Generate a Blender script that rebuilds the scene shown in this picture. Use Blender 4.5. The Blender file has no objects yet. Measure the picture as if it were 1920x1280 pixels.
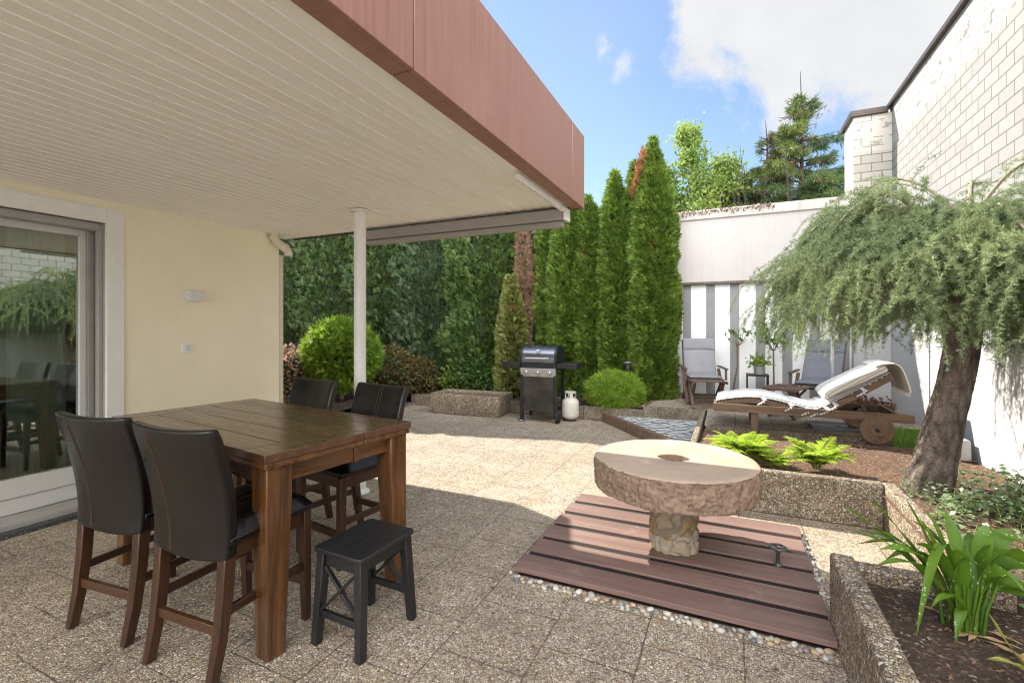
import bpy, bmesh, math, random
import numpy as np
from mathutils import Vector, Matrix
sc = bpy.context.scene
COL = sc.collection
# ---------------------------------------------------------------- camera
YAW = math.atan(410/878)
cam = bpy.data.cameras.new('camera'); camo = bpy.data.objects.new('camera', cam); COL.objects.link(camo)
camo.location = (0, 0, 1.46); camo.rotation_euler = (math.radians(90), 0, YAW)
cam.sensor_width = 36; cam.lens = 878/1920*36; cam.shift_y = -26/1920
cam.clip_start = 0.05; cam.clip_end = 2000
sc.camera = camo
sc.cycles.filter_width = 1.15
# ---------------------------------------------------------------- view, sun and sky
sc.view_settings.view_transform = 'Standard'; sc.view_settings.look = 'None'
sc.view_settings.exposure = 2.08; sc.view_settings.gamma = 1
SUN = Vector((-0.95, 0.46, 1.0)).normalized()
EL = math.asin(SUN.z); AZ = math.atan2(SUN.x, SUN.y)
sl = bpy.data.lights.new('sun', 'SUN'); sl.energy = 2.7; sl.angle = math.radians(0.5); sl.color = (1, .93, .82)
slo = bpy.data.objects.new('sun', sl); COL.objects.link(slo)
slo.rotation_euler = (-SUN).to_track_quat('-Z', 'Y').to_euler()
world = bpy.data.worlds.new("World"); sc.world = world; world.use_nodes = True
wt = world.node_tree; wt.nodes.clear()
def wn(t, **k):
    n = wt.nodes.new(t)
    for a, v in k.items(): setattr(n, a, v)
    return n
wl = wt.links.new
sky = wn('ShaderNodeTexSky', sky_type='NISHITA', sun_disc=False, sun_elevation=EL, sun_rotation=AZ, air_density=1.0, dust_density=0.3, ozone_density=2.0)
tc = wn('ShaderNodeTexCoord')
def wmath(op, a, b=None, c=None):
    n = wn('ShaderNodeMath', operation=op)
    for i, v in enumerate((a, b, c)):
        if v is None: continue
        if isinstance(v, (int, float)): n.inputs[i].default_value = v
        else: wl(v, n.inputs[i])
    return n.outputs[0]
def wdir(px, py):
    r = Vector((-math.sin(YAW)+(px-960)/878*math.cos(YAW), math.cos(YAW)+(px-960)/878*math.sin(YAW), (614-py)/878))
    return r.normalized()
def wblob(d, c0, c1):      # soft patch of cloud around a direction
    n = wn('ShaderNodeVectorMath', operation='DOT_PRODUCT'); wl(tc.outputs['Generated'], n.inputs[0]); n.inputs[1].default_value = d
    m = wn('ShaderNodeMapRange'); wl(n.outputs['Value'], m.inputs[0]); m.inputs[1].default_value = math.cos(math.radians(c0)); m.inputs[2].default_value = math.cos(math.radians(c1))
    return m.outputs[0]
nz = wn('ShaderNodeTexNoise'); nz.inputs['Scale'].default_value = 5.5; nz.inputs['Detail'].default_value = 12; nz.inputs['Roughness'].default_value = 0.62; nz.inputs['Distortion'].default_value = 0.25
wl(tc.outputs['Generated'], nz.inputs['Vector'])
blob = wblob(wdir(1640, -150), 20.5, 9)
blob = wmath('MAXIMUM', blob, wblob(wdir(1420, 10), 10.5, 2))
blob = wmath('MAXIMUM', blob, wmath('MULTIPLY', wblob(wdir(1325, 100), 6.5, 0), .80))
blob = wmath('MAXIMUM', blob, wmath('MULTIPLY', wblob(wdir(1150, 113), 4.0, 0), .80))
blob = wmath('MAXIMUM', blob, wmath('MULTIPLY', wblob(Vector((.75, -.7, .5)).normalized(), 62, 12), 1.15))  # unseen cloud added behind the camera as fill light
blob = wmath('MAXIMUM', blob, wmath('MULTIPLY', wblob(Vector((-.2, -1, .7)).normalized(), 60, 12), 1.0))  # second unseen cloud, likewise added for fill
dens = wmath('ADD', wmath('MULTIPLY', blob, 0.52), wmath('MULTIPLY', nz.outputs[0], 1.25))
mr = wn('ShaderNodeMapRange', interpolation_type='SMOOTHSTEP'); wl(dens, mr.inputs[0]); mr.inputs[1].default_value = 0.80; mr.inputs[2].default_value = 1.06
# faint high veil
nz2 = wn('ShaderNodeTexNoise'); nz2.inputs['Scale'].default_value = 2.2; nz2.inputs['Detail'].default_value = 6
wl(tc.outputs['Generated'], nz2.inputs['Vector'])
veil = wn('ShaderNodeMapRange'); wl(nz2.outputs[0], veil.inputs[0]); veil.inputs[1].default_value = .42; veil.inputs[2].default_value = .8; veil.inputs[3].default_value = 0.03; veil.inputs[4].default_value = .16
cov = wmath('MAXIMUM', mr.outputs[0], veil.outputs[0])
nz3 = wn('ShaderNodeTexNoise'); nz3.inputs['Scale'].default_value = 4.0; nz3.inputs['Detail'].default_value = 5
wl(tc.outputs['Generated'], nz3.inputs['Vector'])
ccr = wn('ShaderNodeMapRange'); wl(nz3.outputs[0], ccr.inputs[0]); ccr.inputs[1].default_value = .35; ccr.inputs[2].default_value = .68
ccol = wn('ShaderNodeMix', data_type='RGBA'); wl(ccr.outputs[0], ccol.inputs['Factor'])
cloud_fill = wblob(Vector((.62, -.72, .42)).normalized(), 85, 30)      # extra glow added to the unseen clouds behind the camera, to fill the shade
ccol.inputs['A'].default_value = (3.45, 3.55, 3.7, 1); ccol.inputs['B'].default_value = (4.35, 4.35, 4.35, 1)
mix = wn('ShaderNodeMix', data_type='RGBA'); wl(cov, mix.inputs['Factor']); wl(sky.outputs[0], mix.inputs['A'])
csc = wn('ShaderNodeVectorMath', operation='SCALE'); wl(ccol.outputs['Result'], csc.inputs[0]); wl(wmath('MULTIPLY_ADD', cloud_fill, 7.5, 1.0), csc.inputs['Scale']); wl(csc.outputs[0], mix.inputs['B'])
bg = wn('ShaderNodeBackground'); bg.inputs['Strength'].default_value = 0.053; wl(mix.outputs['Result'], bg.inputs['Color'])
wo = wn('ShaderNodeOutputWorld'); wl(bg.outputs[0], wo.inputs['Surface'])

# ---------------------------------------------------------------- node material helpers
class NT:
    def __init__(s, name):
        s.m = bpy.data.materials.new(name); s.m.use_nodes = True; s.t = s.m.node_tree
        s.b = s.t.nodes['Principled BSDF']; s.out = s.t.nodes['Material Output']
    def n(s, t, **k):
        n = s.t.nodes.new(t)
        for a, v in k.items(): setattr(n, a, v)
        return n
    def l(s, a, b): s.t.links.new(a, b)
    def set(s, sock, v):
        if isinstance(v, bpy.types.NodeSocket): s.l(v, sock)
        elif isinstance(v, (tuple, list)): sock.default_value = (*v, 1) if len(v) == 3 and sock.type == 'RGBA' else v
        else: sock.default_value = v
    def math(s, op, a, b=None, c=None, clamp=False):
        n = s.n('ShaderNodeMath', operation=op, use_clamp=clamp)
        for i, v in enumerate((a, b, c)):
            if v is not None: s.set(n.inputs[i], v)
        return n.outputs[0]
    def mix(s, f, a, b, blend='MIX'):
        n = s.n('ShaderNodeMix', data_type='RGBA', blend_type=blend)
        s.set(n.inputs['Factor'], f); s.set(n.inputs['A'], a); s.set(n.inputs['B'], b)
        return n.outputs['Result']
    def obj(s):
        if not hasattr(s, '_tc'): s._tc = s.n('ShaderNodeTexCoord')
        return s._tc.outputs['Object']
    def vec(s, scale=(1, 1, 1), rot=(0, 0, 0), loc=(0, 0, 0), src=None):
        n = s.n('ShaderNodeMapping'); s.l(src or s.obj(), n.inputs[0])
        n.inputs['Scale'].default_value = scale; n.inputs['Rotation'].default_value = rot; n.inputs['Location'].default_value = loc
        return n.outputs[0]
    def noise(s, scale, detail=4, rough=.55, v=None, dist=0, out=0):
        n = s.n('ShaderNodeTexNoise'); s.l(v or s.obj(), n.inputs['Vector'])
        n.inputs['Scale'].default_value = scale; n.inputs['Detail'].default_value = detail; n.inputs['Roughness'].default_value = rough; n.inputs['Distortion'].default_value = dist
        return n.outputs[out]
    def voro(s, scale, v=None, feature='F1', rand=1):
        n = s.n('ShaderNodeTexVoronoi', feature=feature); s.l(v or s.obj(), n.inputs['Vector']); n.inputs['Scale'].default_value = scale
        n.inputs['Randomness'].default_value = rand
        return n
    def ramp(s, f, stops, interp='LINEAR'):
        n = s.n('ShaderNodeValToRGB'); s.set(n.inputs[0], f); e = n.color_ramp.elements; n.color_ramp.interpolation = interp
        while len(e) < len(stops): e.new(.5)
        for el, (p, c) in zip(e, stops):
            el.position = p; el.color = (*c, 1) if len(c) == 3 else c
        return n.outputs[0]
    def rng(s, f, a, b, c=0, d=1):
        n = s.n('ShaderNodeMapRange'); s.set(n.inputs[0], f)
        for i, v in enumerate((a, b, c, d)): n.inputs[i+1].default_value = v
        return n.outputs[0]
    def bump(s, h, strength=.3, dist=.01, normal=None):
        n = s.n('ShaderNodeBump'); s.set(n.inputs['Height'], h); n.inputs['Strength'].default_value = strength; n.inputs['Distance'].default_value = dist
        if normal is not None: s.l(normal, n.inputs['Normal'])
        return n.outputs[0]
    def done(s, col=None, rough=None, metal=None, normal=None, spec=None):
        if col is not None: s.set(s.b.inputs['Base Color'], col)
        if rough is not None: s.set(s.b.inputs['Roughness'], rough)
        if metal is not None: s.set(s.b.inputs['Metallic'], metal)
        if normal is not None: s.l(normal, s.b.inputs['Normal'])
        if spec is not None: s.set(s.b.inputs['Specular IOR Level'], spec)
        return s.m
def plain(name, c, rough=.5, metal=0, var=.12, nscale=9, bump=.0, bscale=60, rvar=.1):
    t = NT(name); n = t.noise(nscale, 5)
    dark = tuple(x*(1-var) for x in c); light = tuple(min(1, x*(1+var)) for x in c)
    col = t.mix(t.rng(n, .3, .7), dark, light)
    r = t.rng(t.noise(nscale*2.3, 3), .3, .7, max(.02, rough-rvar), min(1, rough+rvar))
    nr = t.bump(t.noise(bscale, 4), bump, .004) if bump else None
    return t.done(col, r, metal, nr)
M = {}
# exposed aggregate: rounded pebbles of mixed colour set in a grey-brown matrix
def aggregate(name, scale, cols, gap, bump=.6, joints=False, rough=.8, dirt=0.25):
    t = NT(name)
    wob = t.n('ShaderNodeVectorMath', operation='MULTIPLY_ADD'); t.l(t.noise(scale*.5, 2, out=1), wob.inputs[0]); wob.inputs[1].default_value = (.006, .006, .006); t.l(t.obj(), wob.inputs[2])
    def layer(sc):
        v = t.voro(sc, v=wob.outputs[0]); e = t.voro(sc, v=wob.outputs[0], feature='DISTANCE_TO_EDGE'); r_ = t.n('ShaderNodeSeparateColor'); t.l(v.outputs['Color'], r_.inputs[0])
        st = t.ramp(r_.outputs[0], cols, 'CONSTANT'); st = t.mix(t.math('MULTIPLY', r_.outputs[1], .35), st, tuple(x*.55 for x in cols[2][1]))
        return st, t.rng(e.outputs['Distance'], .025, .13), t.rng(v.outputs['Distance'], .1, .7, 1, 0), r_
    s0, e0, h0, r0 = layer(scale); s1, e1, h1, r1 = layer(scale*1.75)
    big = t.math('GREATER_THAN', t.noise(scale*.8, 2), .50)
    c = t.mix(big, t.mix(e1, gap, s1), t.mix(e0, gap, s0))
    h = t.n('ShaderNodeMix', data_type='FLOAT'); t.l(big, h.inputs['Factor']); t.l(t.math('MULTIPLY', h1, t.math('MULTIPLY', e1, .8)), h.inputs['A']); t.l(t.math('MULTIPLY', h0, e0), h.inputs['B']); h = h.outputs['Result']
    n = t.noise(1.3, 6, .6); c = t.mix(t.rng(n, .38, .72, 0, dirt), c, (.17, .145, .12), 'MULTIPLY')
    n2 = t.noise(7, 4); c = t.mix(t.rng(n2, .45, .8, 0, .35*dirt/.25), c, (.30, .25, .19), 'MULTIPLY')
    if joints:
        sp = t.n('ShaderNodeSeparateXYZ'); t.l(t.obj(), sp.inputs[0]); cb = t.n('ShaderNodeCombineXYZ')
        t.l(sp.outputs[1], cb.inputs[0]); t.l(sp.outputs[0], cb.inputs[1])
        bk = t.n('ShaderNodeTexBrick', offset=.5, offset_frequency=2)
        mp = t.n('ShaderNodeMapping'); t.l(cb.outputs[0], mp.inputs[0]); mp.inputs['Location'].default_value = (-.12, 1.62-.42*12, 0)
        wb = t.n('ShaderNodeVectorMath', operation='MULTIPLY_ADD'); t.l(t.noise(14, 3, out=1), wb.inputs[0]); wb.inputs[1].default_value = (.010, .010, 0); t.l(mp.outputs[0], wb.inputs[2])
        t.l(wb.outputs[0], bk.inputs['Vector'])
        for k, v in (('Scale', 1), ('Mortar Size', .0038), ('Mortar Smooth', .1), ('Brick Width', .42), ('Row Height', .42), ('Bias', 0)): bk.inputs[k].default_value = v
        bk.inputs['Color1'].default_value = (.92, .915, .91, 1); bk.inputs['Color2'].default_value = (1.06, 1.05, 1.03, 1)
        jn = t.math('MULTIPLY', bk.outputs['Fac'], t.rng(t.noise(2.3, 2), .46, .72, .0, .85))
        c = t.mix(.55, c, t.mix(1, c, bk.outputs['Color'], 'MULTIPLY'))
        c = t.mix(t.math('MULTIPLY', jn, .8), c, (.06, .05, .04))
        h = t.math('SUBTRACT', h, t.math('MULTIPLY', jn, 1.2))
    return t.done(c, t.rng(r0.outputs[1], 0, 1, rough-.22, rough+.1), 0, t.bump(h, bump, .006))
AGC = [(0, (.46, .36, .245)), (.14, (.62, .52, .39)), (.32, (.73, .63, .495)), (.48, (.37, .31, .245)), (.58, (.61, .47, .31)), (.72, (.79, .72, .61)), (.84, (.43, .29, .17)), (.93, (.19, .165, .14))]
M['patio'] = aggregate('exposed_aggregate_slabs', 66, AGC, (.115, .088, .060), bump=.7, joints=True, dirt=.28)
AGW = [(0, (.40, .31, .20)), (.2, (.60, .50, .37)), (.4, (.27, .20, .13)), (.55, (.66, .58, .46)), (.7, (.46, .33, .18)), (.85, (.72, .66, .57)), (.94, (.16, .14, .12))]
M['aggwall'] = aggregate('exposed_aggregate_wall', 54, AGW, (.075, .055, .034), bump=.9, dirt=.35)
M['aggcurb'] = aggregate('weathered_aggregate_curb', 60, [(a, tuple(x*.8 for x in c)) for a, c in AGW], (.10, .085, .06), bump=.7, dirt=.6)
def soil(name, c1, c2):
    t = NT(name); n = t.noise(38, 8, .7); n2 = t.noise(5, 4); v = t.voro(85); sp = t.n('ShaderNodeSeparateColor'); t.l(v.outputs['Color'], sp.inputs[0])
    c = t.mix(t.rng(n, .3, .72), c1, c2)
    c = t.mix(t.rng(n2, .35, .7, 0, .5), c, tuple(x*.55 for x in c1))
    c = t.mix(t.math('MULTIPLY', t.math('GREATER_THAN', sp.outputs[0], .86), .7), c, tuple(min(1, x*1.9) for x in c2))
    c = t.mix(t.math('MULTIPLY', t.math('GREATER_THAN', sp.outputs[1], .985), .9), c, (.5, .46, .4))
    h = t.math('ADD', t.math('MULTIPLY', n, 1.3), t.math('MULTIPLY', v.outputs['Distance'], .6))
    return t.done(c, .95, 0, t.bump(h, 1, .022))
M['soil'] = soil('bark_soil', (.105, .060, .036), (.23, .135, .082))
M['soil_dark'] = soil('dark_soil', (.060, .038, .026), (.125, .080, .054))
# painted lime-sand bricks
def brick(name, axis, base, mortar, peel_z):
    t = NT(name); sp = t.n('ShaderNodeSeparateXYZ'); t.l(t.obj(), sp.inputs[0]); cb = t.n('ShaderNodeCombineXYZ')
    t.l(sp.outputs[axis], cb.inputs[0]); t.l(sp.outputs[2], cb.inputs[1])
    bk = t.n('ShaderNodeTexBrick', offset=.5); t.l(cb.outputs[0], bk.inputs['Vector'])
    for k, v in (('Scale', 1), ('Mortar Size', .0066), ('Mortar Smooth', .15), ('Brick Width', .25), ('Row Height', .125), ('Bias', 0)): bk.inputs[k].default_value = v
    bk.inputs['Color1'].default_value = (*base, 1); bk.inputs['Color2'].default_value = (*[x*.86 for x in base], 1); bk.inputs['Mortar'].default_value = (*mortar, 1)
    n = t.noise(4, 6, .65); c = t.mix(t.rng(n, .45, .75, 0, .35), bk.outputs['Color'], tuple(x*.72 for x in base))
    # newer white paint over the top courses, flaking off
    top = t.math('GREATER_THAN', t.math('ADD', sp.outputs[2], t.math('MULTIPLY', t.noise(9, 2), .0)), peel_z)
    n2 = t.noise(4.5, 7, .68, v=t.vec((1, 1, 1.9))); flake = t.math('GREATER_THAN', n2, .605)
    pc = t.mix(flake, tuple(min(.72, x*1.10) for x in base), t.mix(t.rng(n, .4, .65), tuple(x*.72 for x in base), tuple(x*.38 for x in base)))
    crk = t.math('MULTIPLY', bk.outputs['Fac'], t.math('GREATER_THAN', t.noise(6, 3), .5))
    pc = t.mix(t.math('MULTIPLY', crk, .75), pc, (.2, .18, .15))
    c = t.mix(top, c, pc)
    joint = t.math('MULTIPLY', bk.outputs['Fac'], t.math('SUBTRACT', 1, t.math('MULTIPLY', top, .75)))
    h = t.math('SUBTRACT', t.math('MULTIPLY', t.noise(60, 4), .12), joint)
    h = t.math('SUBTRACT', h, t.math('MULTIPLY', t.math('MULTIPLY', flake, top), .5))
    return t.done(c, .82, 0, t.bump(h, .7, .006))
M['brick'] = brick('painted_brick', 1, (.315, .308, .295), (.135, .12, .10), 4.10)
M['brick_pier'] = brick('painted_brick_pier', 0, (.60, .56, .49), (.24, .20, .155), 4.05)
def plaster(name, c, var=.05, bump=.25, stain=0, scale=120):
    t = NT(name); n = t.noise(2.2, 6, .6); col = t.mix(t.rng(n, .35, .7), tuple(x*(1-var) for x in c), tuple(min(1, x*(1+var)) for x in c))
    if stain:
        n2 = t.noise(3, 6, .65, v=t.vec((4, 4, .35))); col = t.mix(t.rng(n2, .52, .8, 0, stain), col, (.33, .29, .24))
    h = t.math('ADD', t.noise(scale, 3), t.math('MULTIPLY', t.noise(scale*.25, 3), .6))
    return t.done(col, .88, 0, t.bump(h, bump, .004))
M['cream'] = plaster('cream_render', (.86, .80, .63), .03, .6, .04, 95)
M['white_plaster'] = plaster('white_wall_paint', (.50, .495, .49), .03, .25, .12, 60)
M['upper_plaster'] = plaster('greyish_white_wall', (.53, .495, .475), .04, .2, .30, 60)
M['coping'] = plaster('stained_wall_cap', (.62, .585, .54), .08, .3, .75, 50)
# striped wall: bare grey bands on white paint
t = NT('striped_wall'); sp = t.n('ShaderNodeSeparateXYZ'); t.l(t.obj(), sp.inputs[0])
acc = 0
for a, b in [(-.75, -.62), (-.38, -.24), (-.01, .13), (.37, .51), (.75, .89), (1.12, 1.26), (1.50, 1.64), (1.87, 2.00), (-1.12, -.99), (-1.5, -1.36)]:
    k = t.math('MULTIPLY', t.math('GREATER_THAN', sp.outputs[0], a), t.math('LESS_THAN', sp.outputs[0], b)); acc = t.math('ADD', acc, k)
n = t.noise(3, 6, .6); n2 = t.noise(2.5, 6, .65, v=t.vec((4, 4, .4)))
wc = t.mix(t.rng(n, .35, .7), (.80, .795, .79), (.86, .86, .85)); gc = t.mix(t.rng(n, .35, .7), (.25, .25, .255), (.30, .30, .305))
c = t.mix(acc, wc, gc); c = t.mix(t.rng(n2, .55, .85, 0, .25), c, (.35, .31, .26))
M['striped'] = t.done(c, .88, 0, t.bump(t.noise(60, 4), .3, .004))
# copper-brown fascia sheet with faint vertical streaks
t = NT('brown_fascia_metal'); n = t.noise(6, 6, .6, v=t.vec((1, 5, .18))); n2 = t.noise(1.4, 5, .6); n3 = t.noise(22, 5, .65, v=t.vec((1, 1.6, .12)))
c = t.mix(t.rng(n, .3, .72), (.250, .116, .082), (.340, .180, .134)); c = t.mix(t.rng(n2, .5, .8, 0, .30), c, (.45, .29, .24)); c = t.mix(t.rng(n3, .55, .8, 0, .18), c, (.44, .26, .21))
M['fascia'] = t.done(c, t.rng(n, .3, .7, .42, .55), .15, t.bump(n2, .08, .02))
M['brown_metal'] = plain('dark_brown_metal', (.062, .043, .037), .45, .2)
# soffit boards
t = NT('soffit_boards'); oi = t.n('ShaderNodeNewGeometry'); n = t.noise(5, 5, .6, v=t.vec((1, .06, 1))); g = t.noise(60, 4, .6, v=t.vec((1, .03, 1)))
c = t.mix(oi.outputs['Random Per Island'], (.85, .825, .765), (.89, .87, .82)); c = t.mix(t.rng(n, .4, .7, 0, .35), c, (.80, .75, .67)); c = t.mix(t.rng(g, .4, .75, 0, .16), c, (.60, .53, .44))
M['soffit'] = t.done(c, .62, 0, t.bump(g, .12, .002))
M['soffit_highlight'] = plain('white_joint_highlight', (.90, .89, .86), .4, 0, .03)
M['white_metal'] = plain('white_lacquer', (.78, .775, .76), .35, 0, .03)
M['door_white'] = plain('off_white_frame', (.62, .61, .59), .4, 0, .03)
M['door_grey'] = plain('grey_frame_profile', (.36, .35, .335), .45, .1, .05)
M['cream_plastic'] = plain('cream_plastic', (.70, .65, .52), .4, 0, .04)
M['concrete'] = plaster('concrete', (.36, .345, .32), .15, .4, .4)
M['granite'] = aggregate('dark_granite', 110, [(0, (.03, .03, .032)), (.4, (.06, .06, .062)), (.7, (.11, .11, .11)), (.92, (.3, .3, .3))], (.04, .04, .04), bump=.15, rough=.55)
# glass
t = NT('clear_glass'); g = t.n('ShaderNodeBsdfGlossy'); g.inputs['Roughness'].default_value = 0.0; g.inputs['Color'].default_value = (.96, 1, .97, 1)
tr = t.n('ShaderNodeBsdfTransparent'); tr.inputs['Color'].default_value = (.72, .80, .75, 1); fr = t.n('ShaderNodeFresnel'); fr.inputs[0].default_value = 1.5
mx = t.n('ShaderNodeMixShader'); t.l(t.math('ADD', t.math('MULTIPLY', fr.outputs[0], 1.3), .22, clamp=True), mx.inputs[0]); t.l(tr.outputs[0], mx.inputs[1]); t.l(g.outputs[0], mx.inputs[2]); t.l(mx.outputs[0], t.out.inputs[0])
M['glass'] = t.m
# woods
def wood(name, c1, c2, axis=0, rough=.35, scale=1, bump=.1, wear=None, coat=0, grain=.45):
    t = NT(name); s = [16, 16, 16]; s[axis] = 1.1
    v = t.vec(tuple(x*scale for x in s)); n = t.noise(1, 7, .62, v=v, dist=.6); s2 = [70, 70, 70]; s2[axis] = 3; g = t.noise(1, 4, .6, v=t.vec(tuple(x*scale for x in s2)))
    c = t.mix(t.rng(n, .32, .70), c1, c2); c = t.mix(t.rng(g, .45, .75, 0, grain), c, tuple(x*.5 for x in c1))
    if wear: c = t.mix(t.rng(t.noise(6, 6, .7), .58, .8, 0, .6), c, wear)
    if coat: t.b.inputs['Coat Weight'].default_value = coat; t.b.inputs['Coat Roughness'].default_value = .18
    return t.done(c, t.rng(g, .3, .7, rough-.07, rough+.1), 0, t.bump(g, bump, .002))
for ax in range(3): M['table_wood%d' % ax] = wood('stained_hardwood_%d' % ax, (.036, .0135, .0055), (.185, .078, .025), ax, .24, 1, .08, None, .45)
for ax in range(3): M['chair_wood%d' % ax] = wood('dark_stained_wood_%d' % ax, (.026, .011, .006), (.075, .029, .012), ax, .32, 1, .08, None, .2)
M['table_top'] = wood('table_top_wood', (.062, .027, .013), (.105, .050, .024), 0, .24, .6, .03, None, .35, .12)
for ax in (0, 1, 2): M['black_wood%d' % ax] = wood('black_painted_wood_%d' % ax, (.010, .010, .011), (.022, .021, .021), ax, .42, 1, .15, (.06, .055, .05))
for ax in (0, 1, 2): M['teak%d' % ax] = wood('weathered_teak_%d' % ax, (.105, .064, .038), (.215, .140, .090), ax, .7, 1, .25, (.20, .16, .125))
for ax in (0, 1, 2): M['chair_teak%d' % ax] = wood('brown_garden_wood_%d' % ax, (.075, .042, .030), (.150, .090, .062), ax, .6, 1, .2)
M['deck'] = wood('deck_board_composite', (.150, .087, .071), (.240, .152, .124), 0, .66, .6, .12, (.38, .28, .25))
t = NT('black_leather'); n = t.noise(170, 3, .6); v = t.voro(240); n2 = t.noise(5, 5, .6)
c = t.mix(t.rng(n2, .35, .7), (.0032, .0023, .0022), (.0070, .0046, .0043))
M['leather'] = t.done(c, t.rng(n2, .3, .7, .26, .36), 0, t.bump(t.math('ADD', t.math('MULTIPLY', v.outputs['Distance'], .5), t.math('MULTIPLY', t.noise(9, 4), 3)), .09, .004), .5)
M['stitch'] = plain('tan_stitching', (.075, .036, .018), .7)
# ---------------------------------------------------------------- geometry helpers
rnd = random.Random(11); rng = np.random.default_rng(11)
def link(o, parent=None):
    COL.objects.link(o)
    if parent is not None: o.parent = parent
    return o
class MB:
    def __init__(s): s.v = []; s.f = []; s.cut = []
    def add(s, vs, fs):
        k = len(s.v); s.cut.append((k, len(s.f))); s.v += [tuple(v) for v in vs]; s.f += [tuple(i+k for i in f) for f in fs]; return s
    def box(s, c, d, rz=0, top=None, rot=None, shift=(0, 0)):
        # box centred at c with size d; top = (fx, fy) scales the upper face, shift slides it
        x, y, z = (q/2 for q in d); fx, fy = top or (1, 1)
        vs = [(-x, -y, -z), (x, -y, -z), (x, y, -z), (-x, y, -z), (-x*fx+shift[0], -y*fy+shift[1], z), (x*fx+shift[0], -y*fy+shift[1], z), (x*fx+shift[0], y*fy+shift[1], z), (-x*fx+shift[0], y*fy+shift[1], z)]
        m = rot or Matrix.Rotation(rz, 3, 'Z')
        vs = [Vector(c)+m @ Vector(v) for v in vs]
        return s.add(vs, [(3, 2, 1, 0), (4, 5, 6, 7), (0, 1, 5, 4), (1, 2, 6, 5), (2, 3, 7, 6), (3, 0, 4, 7)])
    def b2(s, a, b): return s.box([(p+q)/2 for p, q in zip(a, b)], [abs(q-p) for p, q in zip(a, b)])
    def bar(s, p, q, w, h=None, up=(0, 0, 1), taper=1):
        p, q = Vector(p), Vector(q); h = h or w; x = (q-p).normalized(); u = Vector(up)
        if abs(x.dot(u)) > .99: u = Vector((0, 1, 0))
        y = u.cross(x).normalized(); z = x.cross(y); vs = []
        for o, k in ((p, 1), (q, taper)):
            for a, b in ((-1, -1), (1, -1), (1, 1), (-1, 1)): vs.append(o+y*a*w/2*k+z*b*h/2*k)
        return s.add(vs, [(3, 2, 1, 0), (4, 5, 6, 7), (0, 1, 5, 4), (1, 2, 6, 5), (2, 3, 7, 6), (3, 0, 4, 7)])
    def tube(s, pts, r, n=8, cap=True):
        pts = [Vector(p) for p in pts]; r = r if isinstance(r, (list, tuple)) else [r]*len(pts)
        k = len(s.v); ref = None; s.cut.append((k, len(s.f)))
        for i, p in enumerate(pts):
            d = (pts[min(i+1, len(pts)-1)]-pts[max(i-1, 0)]).normalized()
            if ref is None: ref = d.orthogonal().normalized()
            ref = (ref-d*ref.dot(d)).normalized(); b = d.cross(ref)
            for j in range(n):
                a = 2*math.pi*j/n; s.v.append(tuple(p+(ref*math.cos(a)+b*math.sin(a))*r[i]))
        for i in range(len(pts)-1):
            for j in range(n):
                a, b = k+i*n+j, k+i*n+(j+1) % n; s.f.append((a, b, b+n, a+n))
        if cap: s.f.append(tuple(range(k+n-1, k-1, -1))); s.f.append(tuple(range(k+(len(pts)-1)*n, k+len(pts)*n)))
        return s
    def lathe(s, prof, n=32, c=(0, 0, 0), jit=None):
        k = len(s.v); s.cut.append((k, len(s.f)))
        for i, (r, z) in enumerate(prof):
            for j in range(n):
                a = 2*math.pi*j/n; q = r if jit is None else r*jit(a, z)
                s.v.append((c[0]+q*math.cos(a), c[1]+q*math.sin(a), c[2]+z))
        for i in range(len(prof)-1):
            for j in range(n):
                a, b = k+i*n+j, k+i*n+(j+1) % n; s.f.append((a, b, b+n, a+n))
        if prof[0][0] > 1e-6: s.f.append(tuple(range(k+n-1, k-1, -1)))
        if prof[-1][0] > 1e-6: s.f.append(tuple(range(k+(len(prof)-1)*n, k+len(prof)*n)))
        return s
    def prism(s, poly, z0, z1):
        k = len(poly); return s.add([(x, y, z0) for x, y in poly]+[(x, y, z1) for x, y in poly],
            [tuple(range(k-1, -1, -1)), tuple(range(k, 2*k))]+[(i, (i+1) % k, (i+1) % k+k, i+k) for i in range(k)])
    def disc_y(s, c, r, w, n=28):      # a wheel-like disc with its axle along y
        return s.tube([(c[0], c[1]-w/2, c[2]), (c[0], c[1]+w/2, c[2])], r, n)
    def split(s, name, mat, parent=None, **kw):      # one object for each piece added
        out = []
        for i, (v0, f0) in enumerate(s.cut):
            v1, f1 = s.cut[i+1] if i+1 < len(s.cut) else (len(s.v), len(s.f))
            q = MB(); q.add(s.v[v0:v1], [tuple(k-v0 for k in f) for f in s.f[f0:f1]]); out.append(q.build(name, mat, parent, **kw))
        return out
    def build(s, name, mat, parent=None, smooth=False, bevel=0, seg=2, sub=0, loc=None, flip=False):
        me = bpy.data.meshes.new(name); me.from_pydata(s.v, [], s.f); me.validate()
        bm = bmesh.new(); bm.from_mesh(me); bmesh.ops.recalc_face_normals(bm, faces=bm.faces); bm.to_mesh(me); bm.free()
        me.materials.append(mat); o = bpy.data.objects.new(name, me); link(o, parent)
        if bevel:
            b = o.modifiers.new('bevel', 'BEVEL'); b.width = bevel; b.segments = seg; b.limit_method = 'ANGLE'; b.angle_limit = math.radians(40)
        if sub:
            b = o.modifiers.new('sub', 'SUBSURF'); b.levels = sub; b.render_levels = sub
        if smooth or bevel:
            for p in me.polygons: p.use_smooth = True
            if not sub:
                try: me.set_sharp_from_angle(angle=math.radians(42))
                except Exception: pass
        if loc: o.location = loc
        return o
def thing(name, label, cat, loc=(0, 0, 0), rz=0, group=None):
    o = bpy.data.objects.new(name, None); link(o); o.location = loc; o.rotation_euler = (0, 0, rz); o.empty_display_size = .1
    return tag(o, label, cat, group)
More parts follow.
